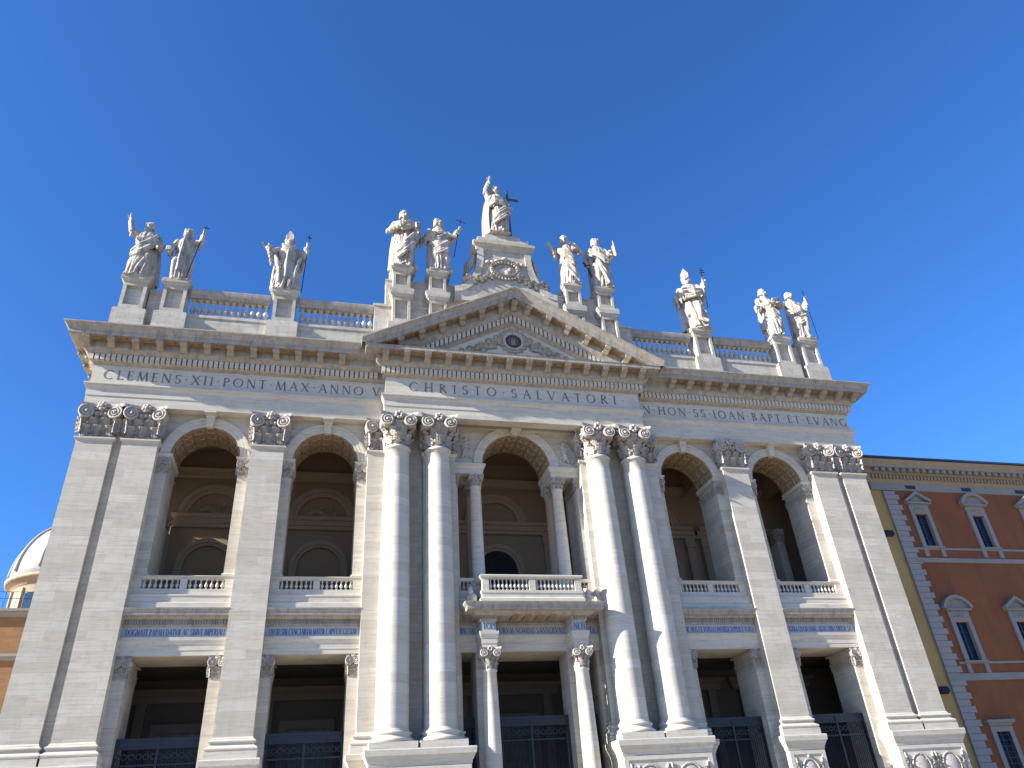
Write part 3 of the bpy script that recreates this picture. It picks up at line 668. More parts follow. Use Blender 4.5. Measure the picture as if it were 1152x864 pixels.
def stat_ped(cx, hw, y0, dep, z0, z1, z2, z3):
    """block z0-z1, die z1-z2 with a sunk panel, cap z2-z3"""
    m = MB(); h2 = hw-.22
    m.box(cx-hw-.12, cx+hw+.12, y0-.12, y0+dep, z0, z1-.12); m.box(cx-hw-.02, cx+hw+.02, y0-.03, y0+dep, z1-.12, z1)
    a, b = cx-h2, cx+h2; f = h2*.30; zl, zt = z1+.34, z2-.34
    m.box(a, b, y0+.30, y0+dep-.1, z1, z2)
    m.box(a, b, y0, y0+.31, z1, zl); m.box(a, b, y0, y0+.31, zt, z2); m.box(a, a+f, y0+.001, y0+.31, zl, zt); m.box(b-f, b, y0+.001, y0+.31, zl, zt)
    m.sweep([(a, y0+dep-.1), (a, y0), (b, y0), (b, y0+dep-.1)], [(-.3, z2), (.05, z2), (.10, z2+.12), (.24, z2+.24), (.26, z3), (-.4, z3+.01)])
    m.box(a+.1, b-.1, y0+.1, y0+dep-.12, z3-.02, z3+.003)
    return part('statue_pedestal', m, 'parapet', B)
for s in (-1, 1):
    for cx in (31.2, 28.15, 19.46): stat_ped(s*cx, 1.12, .12, 1.7, 34.7, 37.75, 40.4, 40.9)
    for cx in (9.68, 6.46): stat_ped(s*cx, 1.0, -.6, 1.9, 37.0, 38.2, 40.9, 41.5); stat_ped(s*cx, .98, -.55, 1.8, 41.5, 42.0, 43.85, 44.3)
    x0, x1 = sorted((s*29.2, s*30.2)); part('attic_infill', MB().box(x0, x1, .8, 1.7, 34.7, 40.3), 'parapet', B)
BAL = baluster_mesh(1.68, .245)
bal_id = []
for s in (-1, 1):
    for xa, xb in ((20.7, 26.95), (12.0, 18.25)):
        x0, x1 = sorted((s*xa, s*xb)); m = MB()
        m.box(x0, x1, .42, 1.4, 34.7, 37.55); m.box(x0, x1, .34, 1.45, 37.55, 37.8); m.box(x0, x1, .5, 1.3, 37.8, 37.96)
        rl_ = MB().sweep([(x0, .5), (x1, .5)], [(-.7, 39.64), (0, 39.64), (.04, 39.85), (.14, 39.95), (.18, 40.1), (.22, 40.36), (.18, 40.42), (-.7, 40.5)])
        p = part('parapet', m, 'parapet', B)
        part('rail', rl_, 'cornice', p); n = round((x1-x0)/.51)
        for k in range(n): part('baluster', BAL, 'parapet', p, (x0+(x1-x0)*(k+.5)/n, .88, 37.96))

# -- arches of the loggia
kst = MB()
for cx, r, zs in ((-CA, RA, ZS), (-CB, RA, ZS), (CB, RA, ZS), (CA, RA, ZS), (0, 2.87, ZC)):
    m = MB(); w = .68
    m.arcring(cx, zs, r, r+.25, .75, .87, n=40); m.arcring(cx, zs, r+.25, r+.50, .70, .87, n=40); m.arcring(cx, zs, r+.5, r+w, .64, .87, n=40); m.arcring(cx, zs, r+w, r+w+.06, .75, .87, n=40)
    a = part('arch_moulding', m, 'smooth', B)
    k = MB(); z0 = zs+r-.12; z1 = 28.64
    k.hexa([(cx-.22, .52, z0), (cx+.22, .52, z0), (cx+.22, .9, z0), (cx-.22, .9, z0)], [(cx-.34, .32, z1), (cx+.34, .32, z1), (cx+.34, .9, z1), (cx-.34, .9, z1)])
    k.box(cx-.42, cx+.42, -.12, .9, z1-.14, z1+.02); k.ball((cx, .42, (z0+z1)/2), (.14, .1, .2), 8, 6)
    part('keystone', k, 'smooth', a)
    m = MB(); n = 9
    for y0, y1 in ((.87, 1.05), (1.82, 2.0), (2.75, 2.93), (3.67, 3.85)): m.arcring(cx, zs, r-.12, r+.01, y0, y1, n=36)
    for i in range(n+1):
        aa = math.pi*i/n; m.obox((cx+(r-.06)*math.cos(aa), 2.36, zs+(r-.06)*math.sin(aa)), (.055*math.cos(aa), 0, .055*math.sin(aa)), (0, 1.49, 0), (-.11*math.sin(aa), 0, .11*math.cos(aa)))
    for i in range(n):
        aa = math.pi*(i+.5)/n
        for yy in (1.43, 2.37, 3.3):
            rm = Matrix.Rotation(-aa, 3, 'Y'); m.ball((cx+(r-.03)*math.cos(aa), yy, zs+(r-.03)*math.sin(aa)), (.08, .22, .22), 10, 6, True, rm)
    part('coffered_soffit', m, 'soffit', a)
# pier capitals and imposts, both storeys
pc = {}
for s in (-1, 1):
    for c, xa, xb in ((CA, 20.55, 27.0), (CB, 12.0, 18.2)):
        for x0, x1 in ((xa, c-RA), (c+RA, xb)):
            w = abs(x1-x0); w = round(w+.06, 2); cx = s*(x0+x1)/2
            for zb, h in ((23.7, 1.32), (9.5, 1.42)):
                if (w, h) not in pc: pc[(w, h)] = square_capital(w, 3.0, h)
                part('pier_capital', pc[(w, h)], 'capital', B, (cx, 2.33, zb))
            q = MB().sweep([(cx-w/2, 3.87), (cx-w/2, .83), (cx+w/2, .83), (cx+w/2, 3.87)], [(-.2, 25.02), (.1, 25.02), (.12, 25.12), (.2, 25.2), (.2, 25.28), (-.2, 25.29)]); part('impost', q, 'smooth', B)
            q = MB().sweep([(cx-w/2, 3.87), (cx-w/2, .85), (cx+w/2, .85), (cx+w/2, 3.87)], [(-.2, 15.9), (.02, 15.9), (.12, 15.95), (.12, 16.15), (.08, 16.25), (.11, 16.35), (.02, 16.45), (-.2, 16.46)]); part('pier_base', q, 'smooth', B)
# serliana in the middle bay
for s in (-1, 1):
    x0, x1 = sorted((s*2.85, s*5.2))
    q = MB().sweep([(x0, 3.85), (x0, .75), (x1, .75), (x1, 3.85)], [(-.5, 24.73), (0, 24.73), (.03, 24.98), (.06, 25.00), (.06, 25.18), (.14, 25.28), (.22, 25.38), (.24, 25.56), (-.5, 25.59)])
    q.box(x0+.05, x1-.05, .95, 3.7, 24.75, 25.48); part('impost_entablature', q, 'smooth', B)
    for y in (1.25, 3.3):
        c = s*3.4; m = MB().lathe(c, y, [(.56, 16.2), (.56, 16.3), (.49, 16.4), (.47, 19), (.42, 23.6), (.48, 23.65), (.48, 23.74)], 28)
        m.box(c-.6, c+.6, y-.6, y+.6, 13.8, 15.9); m.lathe(c, y, [(.62, 15.9), (.66, 16.0), (.56, 16.15), (.56, 16.25)], 28)
        p = part('loggia_column', m, 'smooth' if y < 1.5 else 'inner_trim', B)
        part('capital', round_capital(.43, 1.0), 'capital', p, (c, y, 23.72))
    p = MB().box(s*4.93, s*5.2, .75, 3.7, 15.9, 23.7); p = part('loggia_pilaster', p, 'smooth', B); part('capital', square_capital(.5, 2.8, 1.05), 'capital', p, (s*5.08, 2.25, 23.7))
    sp = MB(); cx = s*4.25                                          # flying figure in the spandrel
    sp.ball((cx, .82, 27.1), (.32, .16, .5), 12, 8); sp.ball((cx-.05*s, .75, 27.8), (.2, .15, .22), 12, 8); sp.cap((cx, .75, 27.4), (cx-.5*s, .75, 27.7), .12, .08); sp.cap((cx, .75, 26.8), (cx+.25*s, .75, 26.1), .18, .1); sp.cap((cx-.1*s, .77, 26.8), (cx-.1*s, .75, 26.2), .16, .09)
    for k in range(5): sp.cap((cx+.2*s, .80, 27.4), (cx+s*(.35+.12*k), .80, 28.2-.25*k), .13, .05)
    for k in range(6): sp.ball((cx+s*random.uniform(-.5, .6), .83, 26.0+2.4*random.random()), .13, 8, 6)
    part('spandrel_figure', remeshed(sp, 'spandrel_figure', .04), 'capital', B)

# -- lower entablature, balustrades
ZL = .12
def up(prof): return [(d, round(z+ZL, 3)) for d, z in prof]
LP = up([(-.3, 10.85), (0, 10.85), (0, 11.15), (.03, 11.17), (.03, 11.5), (.06, 11.52), (.08, 11.6), (.14, 11.78), (.16, 11.98), (-.3, 12.0)])
FP = up([(-.3, 11.98), (-.03, 11.98), (-.03, 12.68), (-.3, 12.68)])
CP = up([(-.3, 12.66), (.02, 12.66), (.06, 12.78), (.06, 13.08), (.18, 13.1), (.26, 13.16), (.36, 13.26), (.56, 13.28), (.58, 13.36), (.58, 13.5), (.62, 13.56), (.68, 13.66), (.70, 13.74), (-.3, 13.85)])
SP = up([(-.3, 13.8), (.34, 13.8), (.34, 14.16), (.28, 14.2), (.20, 14.22), (.20, 14.6), (.24, 14.64), (.24, 14.74), (.03, 14.82), (.03, 15.16), (-.3, 15.18)])
BA2 = baluster_mesh(.68, .12)
def lower_band(x0, x1, y, text, name='lower_entablature'):
    p = part(name, MB().sweep([(x0, y), (x1, y)], LP), 'smooth', B)
    part('frieze', MB().sweep([(x0, y), (x1, y)], FP), 'bluish', p)
    q = MB().sweep([(x0, y), (x1, y)], CP); n = round((x1-x0)/.17); w = (x1-x0)/n
    for k in range(n): q.box(x0+w*(k+.2), x0+w*(k+.75), y-.16, y-.03, 12.93, 13.19)
    part('cornice', q, 'cornice', p)
    if text: part('inscription', inscription(text, x0+.25, x1-.2, 12.24, .40, y+.03, .006), 'letter_blue', p)
    return p
def loggia_rail(x0, x1, y, par_x=None):
    q = MB().sweep([(x0, y), (x1, y)], SP); q.sweep([(x0, y+.1), (x1, y+.1)], [(-.3, 15.96), (0, 15.96), (.03, 16.02), (.1, 16.18), (.12, 16.18), (.08, 16.22), (-.3, 16.24)])
    c = (x0+x1)/2; bl = (.38, .34)
    for xx, hw in ((x0+.30, .30), (c, .22), (x1-.30, .30)): q.box(xx-hw, xx+hw, y-.02, y+.34, 15.29, 15.97)
    p = part('balustrade', q, 'smooth', B)
    for a, b in ((x0+.6, c-.22), (c+.22, x1-.6)):
        n = max(1, round((b-a)/.33))
        for k in range(n): part('baluster', BA2, 'smooth', p, (a+(b-a)*(k+.5)/n, y+.16, 15.29))
for x0, x1, t in ((-27.0, -20.55, 'DOGMATE PAPALI DATVR AC SIMVL IMPERIALI'), (-18.2, -12.0, 'QVOD SIM CVNCTARVM MATER CAPVT ECCLESIAR'), (12.0, 18.2, 'SIC NOS EX TOTO CONVERSI SVPPLICE VOTO'), (20.55, 27.0, 'NOSTRA QVOD HAEC AEDES TIBI CHRISTE SIT')):
    lower_band(x0, x1, .66, t); loggia_rail(x0, x1, .66)
lower_band(-5.2, 5.2, .66, None)
part('inscription', inscription('HINC SAL', -5.15, -3.95, 12.24, .40, .69, .006), 'letter_blue', B)
part('inscription', inscription('VTORVM NOMINE SANXERVNT', -2.7, 2.7, 12.24, .40, .69, .006), 'letter_blue', B)
part('inscription', inscription('VOTA', 4.1, 5.0, 12.24, .40, .69, .006), 'letter_blue', B)
for s in (-1, 1):
    x0, x1 = sorted((s*3.9, s*5.2)); 
    q = MB().sweep([(x0, .66), (x1, .66)], SP); q.box(x0, x1, .62, .96, 15.96, 16.22); q.box(s*4.9, s*5.2, .64, .96, 15.29, 15.97); p = part('balustrade', q, 'smooth', B)
    for k in range(3): part('baluster', BA2, 'smooth', p, (s*(4.05+.3*k), .80, 15.29))
# -- balcony on two columns
YB = -.45; bcap = round_capital(.46, 1.42)
for s, t in ((-1, 'TOLI'), (1, 'NETI')):
    c = s*3.3
    m = MB().lathe(c, YB, [(.58, 1.6), (.575, 4.5), (.53, 7), (.47, 9.35), (.53, 9.4), (.53, 9.5)], 36)
    p = part('portico_column', m, 'column', B); part('capital', bcap, 'capital', p, (c, YB, 9.48))
    q = MB().lathe(c, YB, [(.8, .4), (.84, .55), (.7, .7), (.72, .95), (.58, 1.6)], 36); q.box(c-.95, c+.95, YB-.95, YB+.95, -.5, .4); part('column_base', q, 'smooth', p)
    pth = [(c-.52, .7), (c-.52, YB-.47), (c+.52, YB-.47), (c+.52, .7)]
    b2 = part('entablature_block', MB().sweep(pth, [(a, z-ZL) for a, z in LP]), 'smooth', B); part('frieze', MB().sweep(pth, [(a, z-ZL) for a, z in FP]), 'bluish', b2)
    part('inscription', inscription(t, c-.42, c+.42, 12.14, .42, YB-.45, .006), 'letter_blue', b2)
    q = MB().sweep(pth, [(-.3, 12.66), (.02, 12.66), (.08, 12.78), (.08, 13.0), (.16, 13.02), (-.3, 13.05)])
    for k in range(6): q.box(c-.5+.18*k, c-.4+.18*k, YB-.66, YB-.5, 12.8, 13.0)
    part('cornice', q, 'cornice', b2)
bp = [(-4.02, .7), (-4.02, YB-.5), (4.02, YB-.5), (4.02, .7)]
q = MB().sweep(bp, [(-1.0, 13.02), (.16, 13.02), (.30, 13.1), (.34, 13.16), (.42, 13.24), (.90, 13.26), (.93, 13.34), (.93, 13.52), (1.0, 13.58), (1.10, 13.68), (1.12, 13.76), (-1.0, 13.9)])
q.box(-3.5, 3.5, -.8, .7, 13.03, 13.5)
bal = part('balcony', q, 'cornice', B)
q = MB()
for k in range(4): x = -1.35+.9*k; q.box(x-.22, x+.22, -1.2, .1, 12.9, 13.03)
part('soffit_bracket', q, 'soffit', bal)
bq = [(-3.75, .9), (-3.75, YB-.72), (3.75, YB-.72), (3.75, .9)]
q = MB().sweep(bq, [(-.4, 13.8), (.12, 13.8), (.12, 14.2), (.04, 14.26), (-.02, 14.3), (-.02, 14.52), (.03, 14.6), (.03, 14.78), (-.4, 14.8)])
q.sweep(bq, [(-.4, 15.62), (.0, 15.62), (.02, 15.68), (.08, 15.72), (.1, 15.84), (.06, 15.9), (-.4, 15.92)])
for x in (-3.45, 0, 3.45): q.box(x-.24, x+.24, YB-.72, YB-.36, 14.78, 15.64)
q.box(-3.75, -3.45, .5, .9, 14.78, 15.64); q.box(3.45, 3.75, .5, .9, 14.78, 15.64)
br = part('balcony_balustrade', q, 'smooth', bal)
BA3 = baluster_mesh(.86, .125)
for a, b in ((-3.2, -.24), (.24, 3.2)):
    for k in range(10): part('baluster', BA3, 'smooth', br, (a+(b-a)*(k+.5)/10, YB-.55, 14.78))
for s in (-1, 1):                                                     # scroll consoles at the balcony ends
    sc2 = MB()
    sc2.tube([(s*(4.35+.1*math.cos(a*.55)), -.55+.22*math.sin(a), 14.2+.30*math.cos(a)) for a in [k*.5 for k in range(13)]], .22, 8); sc2.box(s*4.15, s*4.6, -.8, .3, 13.8, 14.0)
    sc2.tube([(s*4.35, -.5, 14.5), (s*4.4, -.35, 15.0), (s*4.35, 0, 15.4)], [.2, .17, .2], 8)
    part('scroll_console', fixed(sc2, 's'), 'smooth', bal)

# -- iron gates
def gate(cx, hw, y, zt):
    q = MB(); fr = .14
    q.box(cx-hw, cx+hw, y, y+.18, zt-.18, zt); q.box(cx-hw, cx+hw, y, y+.12, zt-.62, zt-.52); q.box(cx-hw, cx+hw, y+.03, y+.10, zt-.53, zt-.17)
    for xx in (cx-hw+fr/2, cx, cx+hw-fr/2): q.box(xx-fr/2, xx+fr/2, y-.02, y+.15, -.1, zt-.17)
    q.box(cx-hw, cx+hw, y, y+.12, zt-1.55, zt-1.45); q.box(cx-hw, cx+hw, y, y+.12, 1.2, 1.35); q.box(cx-hw, cx+hw, y+.02, y+.1, -.1, 1.2)
    p = part('gate', q, 'iron', B); b = MB(); n = round(2*hw/.17)
    for k in range(n):
        x = cx-hw+2*hw*(k+.5)/n; b.tube([(x, y+.06, 1.2), (x, y+.06, zt-.55)], .028, 6)
    part('bars', b, 'iron', p)
    o = MB(); n = round(2*hw/.42)
    for k in range(n):
        x = cx-hw+2*hw*(k+.5)/n; o.arcring(x, zt-1.03, .13, .18, y+.03, y+.09, 0, 2*math.pi, 16)
    part('scroll_band', o, 'iron', p)
for cx in (-CA, -CB, CB, CA): gate(cx, RA, 1.6, 6.32)
gate(0, 2.75, 1.9, 6.9)
for s in (-1, 1): gate(s*4.45, .5, 1.9, 6.9)
# ------------------------------------------------------------------ statues
KX = .80
def robe(mb, secs, k=11, amp=.14, ph=0., tw=2.2, n=72):
    """lofted garment; secs (z, rx, ry, cx, cy, fold strength)"""
    rows = []; NZ = 34; zs = [s[0] for s in secs]
    for j in range(NZ+1):
        z = zs[0]+(zs[-1]-zs[0])*j/NZ
        q = [float(np.interp(z, zs, [s[i] for s in secs])) for i in range(1, 6)]
        row = []
        for i in range(n):
            a = 2*math.pi*i/n
            f = abs(math.sin(k/2*a+ph+tw*math.sin(4.2*z+ph)+.7*math.sin(3*a+ph)))**.75-.62
            f += .35*math.sin(5*a+9*z+ph)*.4
            r = 1+amp*q[4]*f
            row.append((q[2]+KX*q[0]*r*math.cos(a), q[3]+q[1]*r*math.sin(a), z))
        rows.append(row)
    vs = [p for r in rows for p in r]
    fs = [(j*n+i, j*n+(i+1) % n, (j+1)*n+(i+1) % n, (j+1)*n+i) for j in range(NZ) for i in range(n)]
    fs += [tuple(reversed(range(n))), tuple(NZ*n+i for i in range(n))]
    mb.add(vs, fs, True)
def cloak(mb, secs, a0, a1, th=.014, k=9, amp=.16, ph=0.):
    """open mantle hanging from the shoulders between angles a0..a1 (degrees; -90 is the front)"""
    n = 40; NZ = 24; zs = [s[0] for s in secs]; out = []; inn = []
    for j in range(NZ+1):
        z = zs[0]+(zs[-1]-zs[0])*j/NZ
        q = [float(np.interp(z, zs, [s[i] for s in secs])) for i in range(1, 5)]
        for i in range(n+1):
            a = R_(a0+(a1-a0)*i/n); f = abs(math.sin(k/2*a+ph+1.2*math.sin(5*z)))**.8-.55
            r = 1+amp*f*min(1, (secs[-1][0]-z)*3+.15); e = 1.0+.10*math.sin(3*a+ph)*(secs[-1][0]-z)
            qx = KX*q[0]*.97
            out.append((q[2]+qx*r*e*math.cos(a), q[3]-.012+.74*q[1]*r*e*math.sin(a), z)); inn.append((q[2]+(qx*r*e-th*2)*math.cos(a), q[3]-.012+.74*(q[1]*r*e-th*2)*math.sin(a), z))
    w = n+1; m = len(out); fs = []
    for j in range(NZ):
        for i in range(n):
            a = j*w+i; fs += [(a, a+1, a+w+1, a+w), (m+a+1, m+a, m+a+w, m+a+w+1)]
        for i in (0, n): a = j*w+i; fs.append((a, a+w, m+a+w, m+a))
    for i in range(n): fs += [(i, m+i, m+i+1, i+1), (NZ*w+i, NZ*w+i+1, m+NZ*w+i+1, m+NZ*w+i)]
    mb.add(out+inn, fs, True)
def hand(mb, p, d, up, side, curl=.5, s=1.):
    d = Vector(d).normalized(); up = Vector(up); up = (up-d*up.dot(d)).normalized(); lat = d.cross(up)
    p = Vector(p); mb.cap(p, p+d*.035*s, .017*s, .021*s)
    for k, (off, L) in enumerate(((-.017, .036), (-.006, .043), (.006, .041), (.016, .032))):
        b = p+d*.045*s+lat*off*s; m1 = b+(d*math.cos(curl*.7)-up*math.sin(curl*.7))*L*.55*s; e = m1+(d*math.cos(curl*1.8)-up*math.sin(curl*1.8))*L*.5*s
        mb.cap(b, m1, .0075*s, .007*s, 8); mb.cap(m1, e, .007*s, .0055*s, 8)
    b = p+d*.012*s+lat*side*.018*s; m1 = b+(d*.6+lat*side*.7-up*.2).normalized()*.028*s; mb.cap(b, m1, .009*s, .008*s, 8); mb.cap(m1, m1+(d-up*.3).normalized()*.02*s, .008*s, .006*s, 8)
def arm(mb, sh, el, wr, sleeve=.05, hang=.0, curl=.5, side=1, hd=None, bare=False):
    sh, el, wr = Vector(sh), Vector(el), Vector(wr)
    mb.cap(sh, el, .052 if not bare else .04, .044 if not bare else .032); 
    if bare: mb.cap(el, wr, .033, .02)
    else:
        m = el.lerp(wr, .72); mb.cap(el, m, .044, sleeve); mb.cap(m, wr, .026, .02)
        for k in range(3):
            t = .15+.3*k; c = el.lerp(wr, t); mb.cap(c+Vector((0, -.03, .03)), c+Vector((.01, -.035, -.035-.3*hang)), .014, .01, 8)
    if hang:
        c = el.lerp(wr, .45)
        for k in range(4):
            t = -.3+.36*k; q = el.lerp(wr, t); mb.cap(q, q+Vector((.01*(k-1.5), .012*(k % 2), -hang*(1-.15*k))), .036, .018, 10)
    hand(mb, wr, hd or (wr-el), (0, .3, 1) if abs((wr-el).normalized().z) < .8 else (0, 1, 0), side, curl)
SX = .88
def headm(out, c, *args, **kw):
    mb = MB(); headm_raw(mb, c, *args, **kw)
    mb.v = [(c[0]+(q[0]-c[0])/SX, q[1], q[2]) for q in mb.v]; o = len(out.v); out.v += mb.v; out.f += [tuple(i+o for i in f) for f in mb.f]; out.s += mb.s
def headm_raw(mb, c, yawd=0, tilt=0, beard=.6, hair=.5, hat=None):
    rm = Matrix.Rotation(R_(yawd), 3, 'Z') @ Matrix.Rotation(R_(tilt), 3, 'X'); c = Vector(c); P = lambda x, y, z: c+rm @ Vector((x, y, z))
    mb.ball(c, (.046, .056, .066), 20, 14, True, rm)
    mb.cap(P(0, .005, -.03), P(0, .02, -.12), .034, .042)
    mb.cap(P(0, -.052, .014), P(0, -.066, -.012), .007, .011, 8)                       # nose
    mb.cap(P(-.034, -.045, .021), P(.034, -.045, .021), .010, .010, 8)                # brow
    mb.cap(P(-.014, -.053, -.033), P(.014, -.053, -.033), .006, .006, 8)              # mouth
    for s in (-1, 1): mb.ball(P(s*.018, -.046, .008), .009, 8, 6); mb.ball(P(s*.047, .004, -.002), (.008, .013, .02), 8, 6, True, rm); mb.ball(P(s*.026, -.036, -.018), (.014, .012, .016), 8, 6)
    if beard:
        for k in range(7):
            x = -.033+.011*k; mb.cap(P(x, -.038-.012*math.cos(x*40), -.04), P(x*.7, -.05, -.055-.075*beard*(1-abs(x)*12)), .015, .008, 8)
    else: mb.ball(P(0, -.042, -.052), .014, 8, 6)
    if hair:
        for k in range(12):
            a = R_(-30+240*k/11); mb.cap(P(.044*math.cos(a), .006+.05*math.sin(a), .045), P(.052*math.cos(a), .012+.052*math.sin(a), -.03-.07*max(0, hair-.4)), .019, .015, 8)
        mb.ball(P(0, .012, .028), (.052, .056, .052), 16, 10, True, rm)
    if hat == 'mitre':
        mb.cap(P(-.03, 0, .035), P(.03, 0, .035), .042, .042)
        for yy in (-.028, .028):
            mb.add([P(-.052, yy-.012, .03), P(.052, yy-.012, .03), P(.058, yy-.012, .10), P(0, yy*.5-.012, .215), P(-.058, yy-.012, .10)]+[P(-.052, yy+.012, .03), P(.052, yy+.012, .03), P(.058, yy+.012, .10), P(0, yy*.5+.012, .215), P(-.058, yy+.012, .10)],
                   [(0,1,2,3,4), (9,8,7,6,5)]+[(i, 5+i, 5+(i+1) % 5, (i+1) % 5) for i in range(5)])
        mb.ball(P(0, 0, .10), (.05, .034, .09), 16, 10, True, rm)
    if hat == 'cap': mb.ball(P(0, .01, .055), (.05, .054, .05), 16, 10, True, rm); mb.tube([P(.05*math.cos(a), .008+.056*math.sin(a), .035) for a in [2*math.pi*k/16 for k in range(17)]], .011, 6); mb.ball(P(0, .01, .112), .014, 8, 6)
def sash(mb, pts, n=4, sp=.022, r=.014, ph=0.):
    for k in range(n):
        o = (k-(n-1)/2)*sp; P = []
        for i, p in enumerate(pts):
            t = i/(len(pts)-1); P.append((p[0], p[1]-.006*math.sin(k*2+ph), p[2]+o*(.6+.9*math.sin(math.pi*t))))
        # smooth
        Q = []
        for i in range(len(P)-1):
            for u in (0, .5): Q.append(tuple(P[i][c]*(1-u)+P[i+1][c]*u for c in range(3)))
        Q.append(P[-1]); mb.tube(Q, [r*(.7+.5*abs(math.sin(i*.9+k+ph))) for i in range(len(Q))], 8)
def feet(mb, x=.0):
    for s, y in ((-1, -.10), (1, -.13)): mb.ball((x+s*.055, y, .035), (.028, .06, .02), 10, 8)
BODY = [(.02, .165, .135, 0, 0, 1.2), (.15, .155, .125, .005, 0, 1.2), (.32, .150, .120, .015, -.01, 1.1), (.46, .146, .112, .02, -.005, .9), (.58, .118, .092, .01, 0, .55), (.68, .135, .096, 0, 0, .5), (.76, .145, .088, 0, .005, .4), (.81, .115, .07, 0, .005, .2), (.845, .055, .05, 0, .005, 0)]
def folds(mb, seed, wide):
    # raised ridges of cloth running from the belt down to the hem and across the chest
    rnd = random.Random(seed); drift = rnd.choice((-1, 1))*rnd.uniform(.25, .7)
    zs = [s[0] for s in BODY]
    def at(a, z, q): return (float(np.interp(z, zs, [s[3] for s in BODY]))+KX*wide*q*float(np.interp(z, zs, [s[1] for s in BODY]))*math.cos(a), q*(.5+.5*wide)*float(np.interp(z, zs, [s[2] for s in BODY]))*math.sin(a), z)
    for k in range(17):
        a = R_(-178+176*(k+.5)/17)+rnd.uniform(-.08, .08); z0 = rnd.uniform(.36, .66); z1 = rnd.choice((.03, .03, .06, .22)); q = rnd.uniform(1.0, 1.10); dd = drift*rnd.uniform(.5, 1.3)
        pts = [at(a+dd*(1-t)**1.4-.5*dd, z0+(z1-z0)*t, q+.05*math.sin(t*5+k)+.05*t) for t in [i/8 for i in range(9)]]
        mb.tube(pts, [.008+.017*math.sin(math.pi*(.12+.8*i/8))*rnd.uniform(.7, 1.3) for i in range(9)], 8)
    for k in range(8):
        a = R_(rnd.uniform(-165, -15)); z0 = rnd.uniform(.62, .78); dd = rnd.choice((-1, 1))*rnd.uniform(.4, 1.1)
        mb.tube([at(a+dd*t, z0-.14*t, 1.05+.03*math.sin(3*t)) for t in [i/5 for i in range(6)]], [.006, .013, .016, .015, .012, .006], 8)
def body(mb, wide=1., ph=0., k=11, lean=0., amp=.24):
    folds(mb, int(ph*10)+3, wide)
    robe(mb, [(z, rx*wide, ry*(.5+.5*wide), cx+lean*z, cy, f) for z, rx, ry, cx, cy, f in BODY], k, amp, ph)
def knee(mb, x, z=.34, out=.05):
    mb.cap((x, -.06, z+.14), (x*1.15, -.11-out, z), .06, .05); mb.cap((x*1.15, -.11-out, z), (x*1.2, -.10, .06), .048, .036)
def statue(label, loc, H, yawd, fn, attach=None):
    root = thing('statue', label, 'statue', loc, 'stone statues along the roofline')
    mb = MB(); fn(mb); mb.box(-.17, .17, -.15, .13, 0, .022)
    rm = Matrix.Rotation(R_(yawd), 3, 'Z'); mb.v = [tuple((rm @ Vector((p[0]*SX, p[1], p[2])))*H) for p in mb.v]
    part('figure', remeshed(mb, 'figure', H*.0052, 1), 'statue', root, loc)
    for nm, mt, f in attach or []:
        a = MB(); f(a); a.v = [tuple((rm @ Vector((p[0]*SX, p[1], p[2])))*H) for p in a.v]; part(nm, fixed(a, nm), mt, root, loc)
    return root
def staff(p0, p1, r=.007, cross=.06, dbl=False):
    def f(a):
        P0, P1 = Vector(p0), Vector(p1); a.tube([P0, P1], r, 8); d = (P1-P0).normalized()
        for q, w in ((.045, cross), (.085, cross*1.4)) if dbl else ((.05, cross),):
            c = P1-d*q; a.tube([c-Vector((w, .3*w, 0)), c+Vector((w, .3*w, 0))], r*.9, 8)
    return f
TOPZ = 40.9
# 1 arm raised high
def f(mb):
    body(mb, 1.22, .4, 12, 0); feet(mb); knee(mb, .07, .33, .03)
    cloak(mb, [(.0, .27, .20, .05, .02), (.3, .25, .18, .05, .02), (.6, .22, .15, .03, .02), (.76, .19, .12, .01, .01), (.82, .10, .08, 0, .01)], -50, 165, ph=.5)
    arm(mb, (-.13, 0, .77), (-.225, -.03, .80), (-.275, -.05, .98), .038, .03, .15, 1, (-.05, 0, 1)); arm(mb, (.14, 0, .76), (.22, -.05, .62), (.19, -.15, .52), .06, .12, .7, -1)
    sash(mb, [(-.15, -.10, .36), (-.05, -.16, .42), (.08, -.17, .52), (.17, -.12, .62)], 5, .028, .02); sash(mb, [(-.12, -.12, .62), (-.02, -.13, .55), (.1, -.13, .6), (.14, -.09, .74)], 4, .026, .016, 1.)
    headm(mb, (0, -.02, .925), -12, 0, .5, .5)
statue('statue thrusting one empty hand straight up, on the roof corner above the domed chapel', (-31.4, .80, TOPZ), 6.6, 8, f)
# 2 staff in raised hand
def f(mb):
    body(mb, 1.05, 1.7, 10); feet(mb); knee(mb, -.06, .30, .02)
    arm(mb, (.13, 0, .77), (.215, -.03, .73), (.235, -.05, .90), .042, .05, .9, -1, (0, 0, 1)); arm(mb, (-.135, 0, .76), (-.20, -.03, .60), (-.17, -.13, .50), .055, .12, .6, 1)
    cloak(mb, [(.12, .19, .16, 0, .02), (.5, .18, .15, 0, .02), (.74, .17, .11, 0, .01), (.82, .09, .07, 0, .01)], 10, 190, ph=1.5)
    mb.box(-.215, -.14, -.2, -.06, .46, .53)
    sash(mb, [(.0, -.09, .80), (-.01, -.12, .6), (-.005, -.145, .4), (.0, -.16, .15)], 2, .05, .024)
    headm(mb, (0, -.02, .925), 10, 0, .7, .6)
statue('statue lifting a cross staff, close beside the statue with an arm thrust straight up', (-28.2, .80, TOPZ), 6.35, -4, f, [('staff', 'staffmetal', staff((.13, -.12, .05), (.255, -.055, 1.06), .007, .045))])
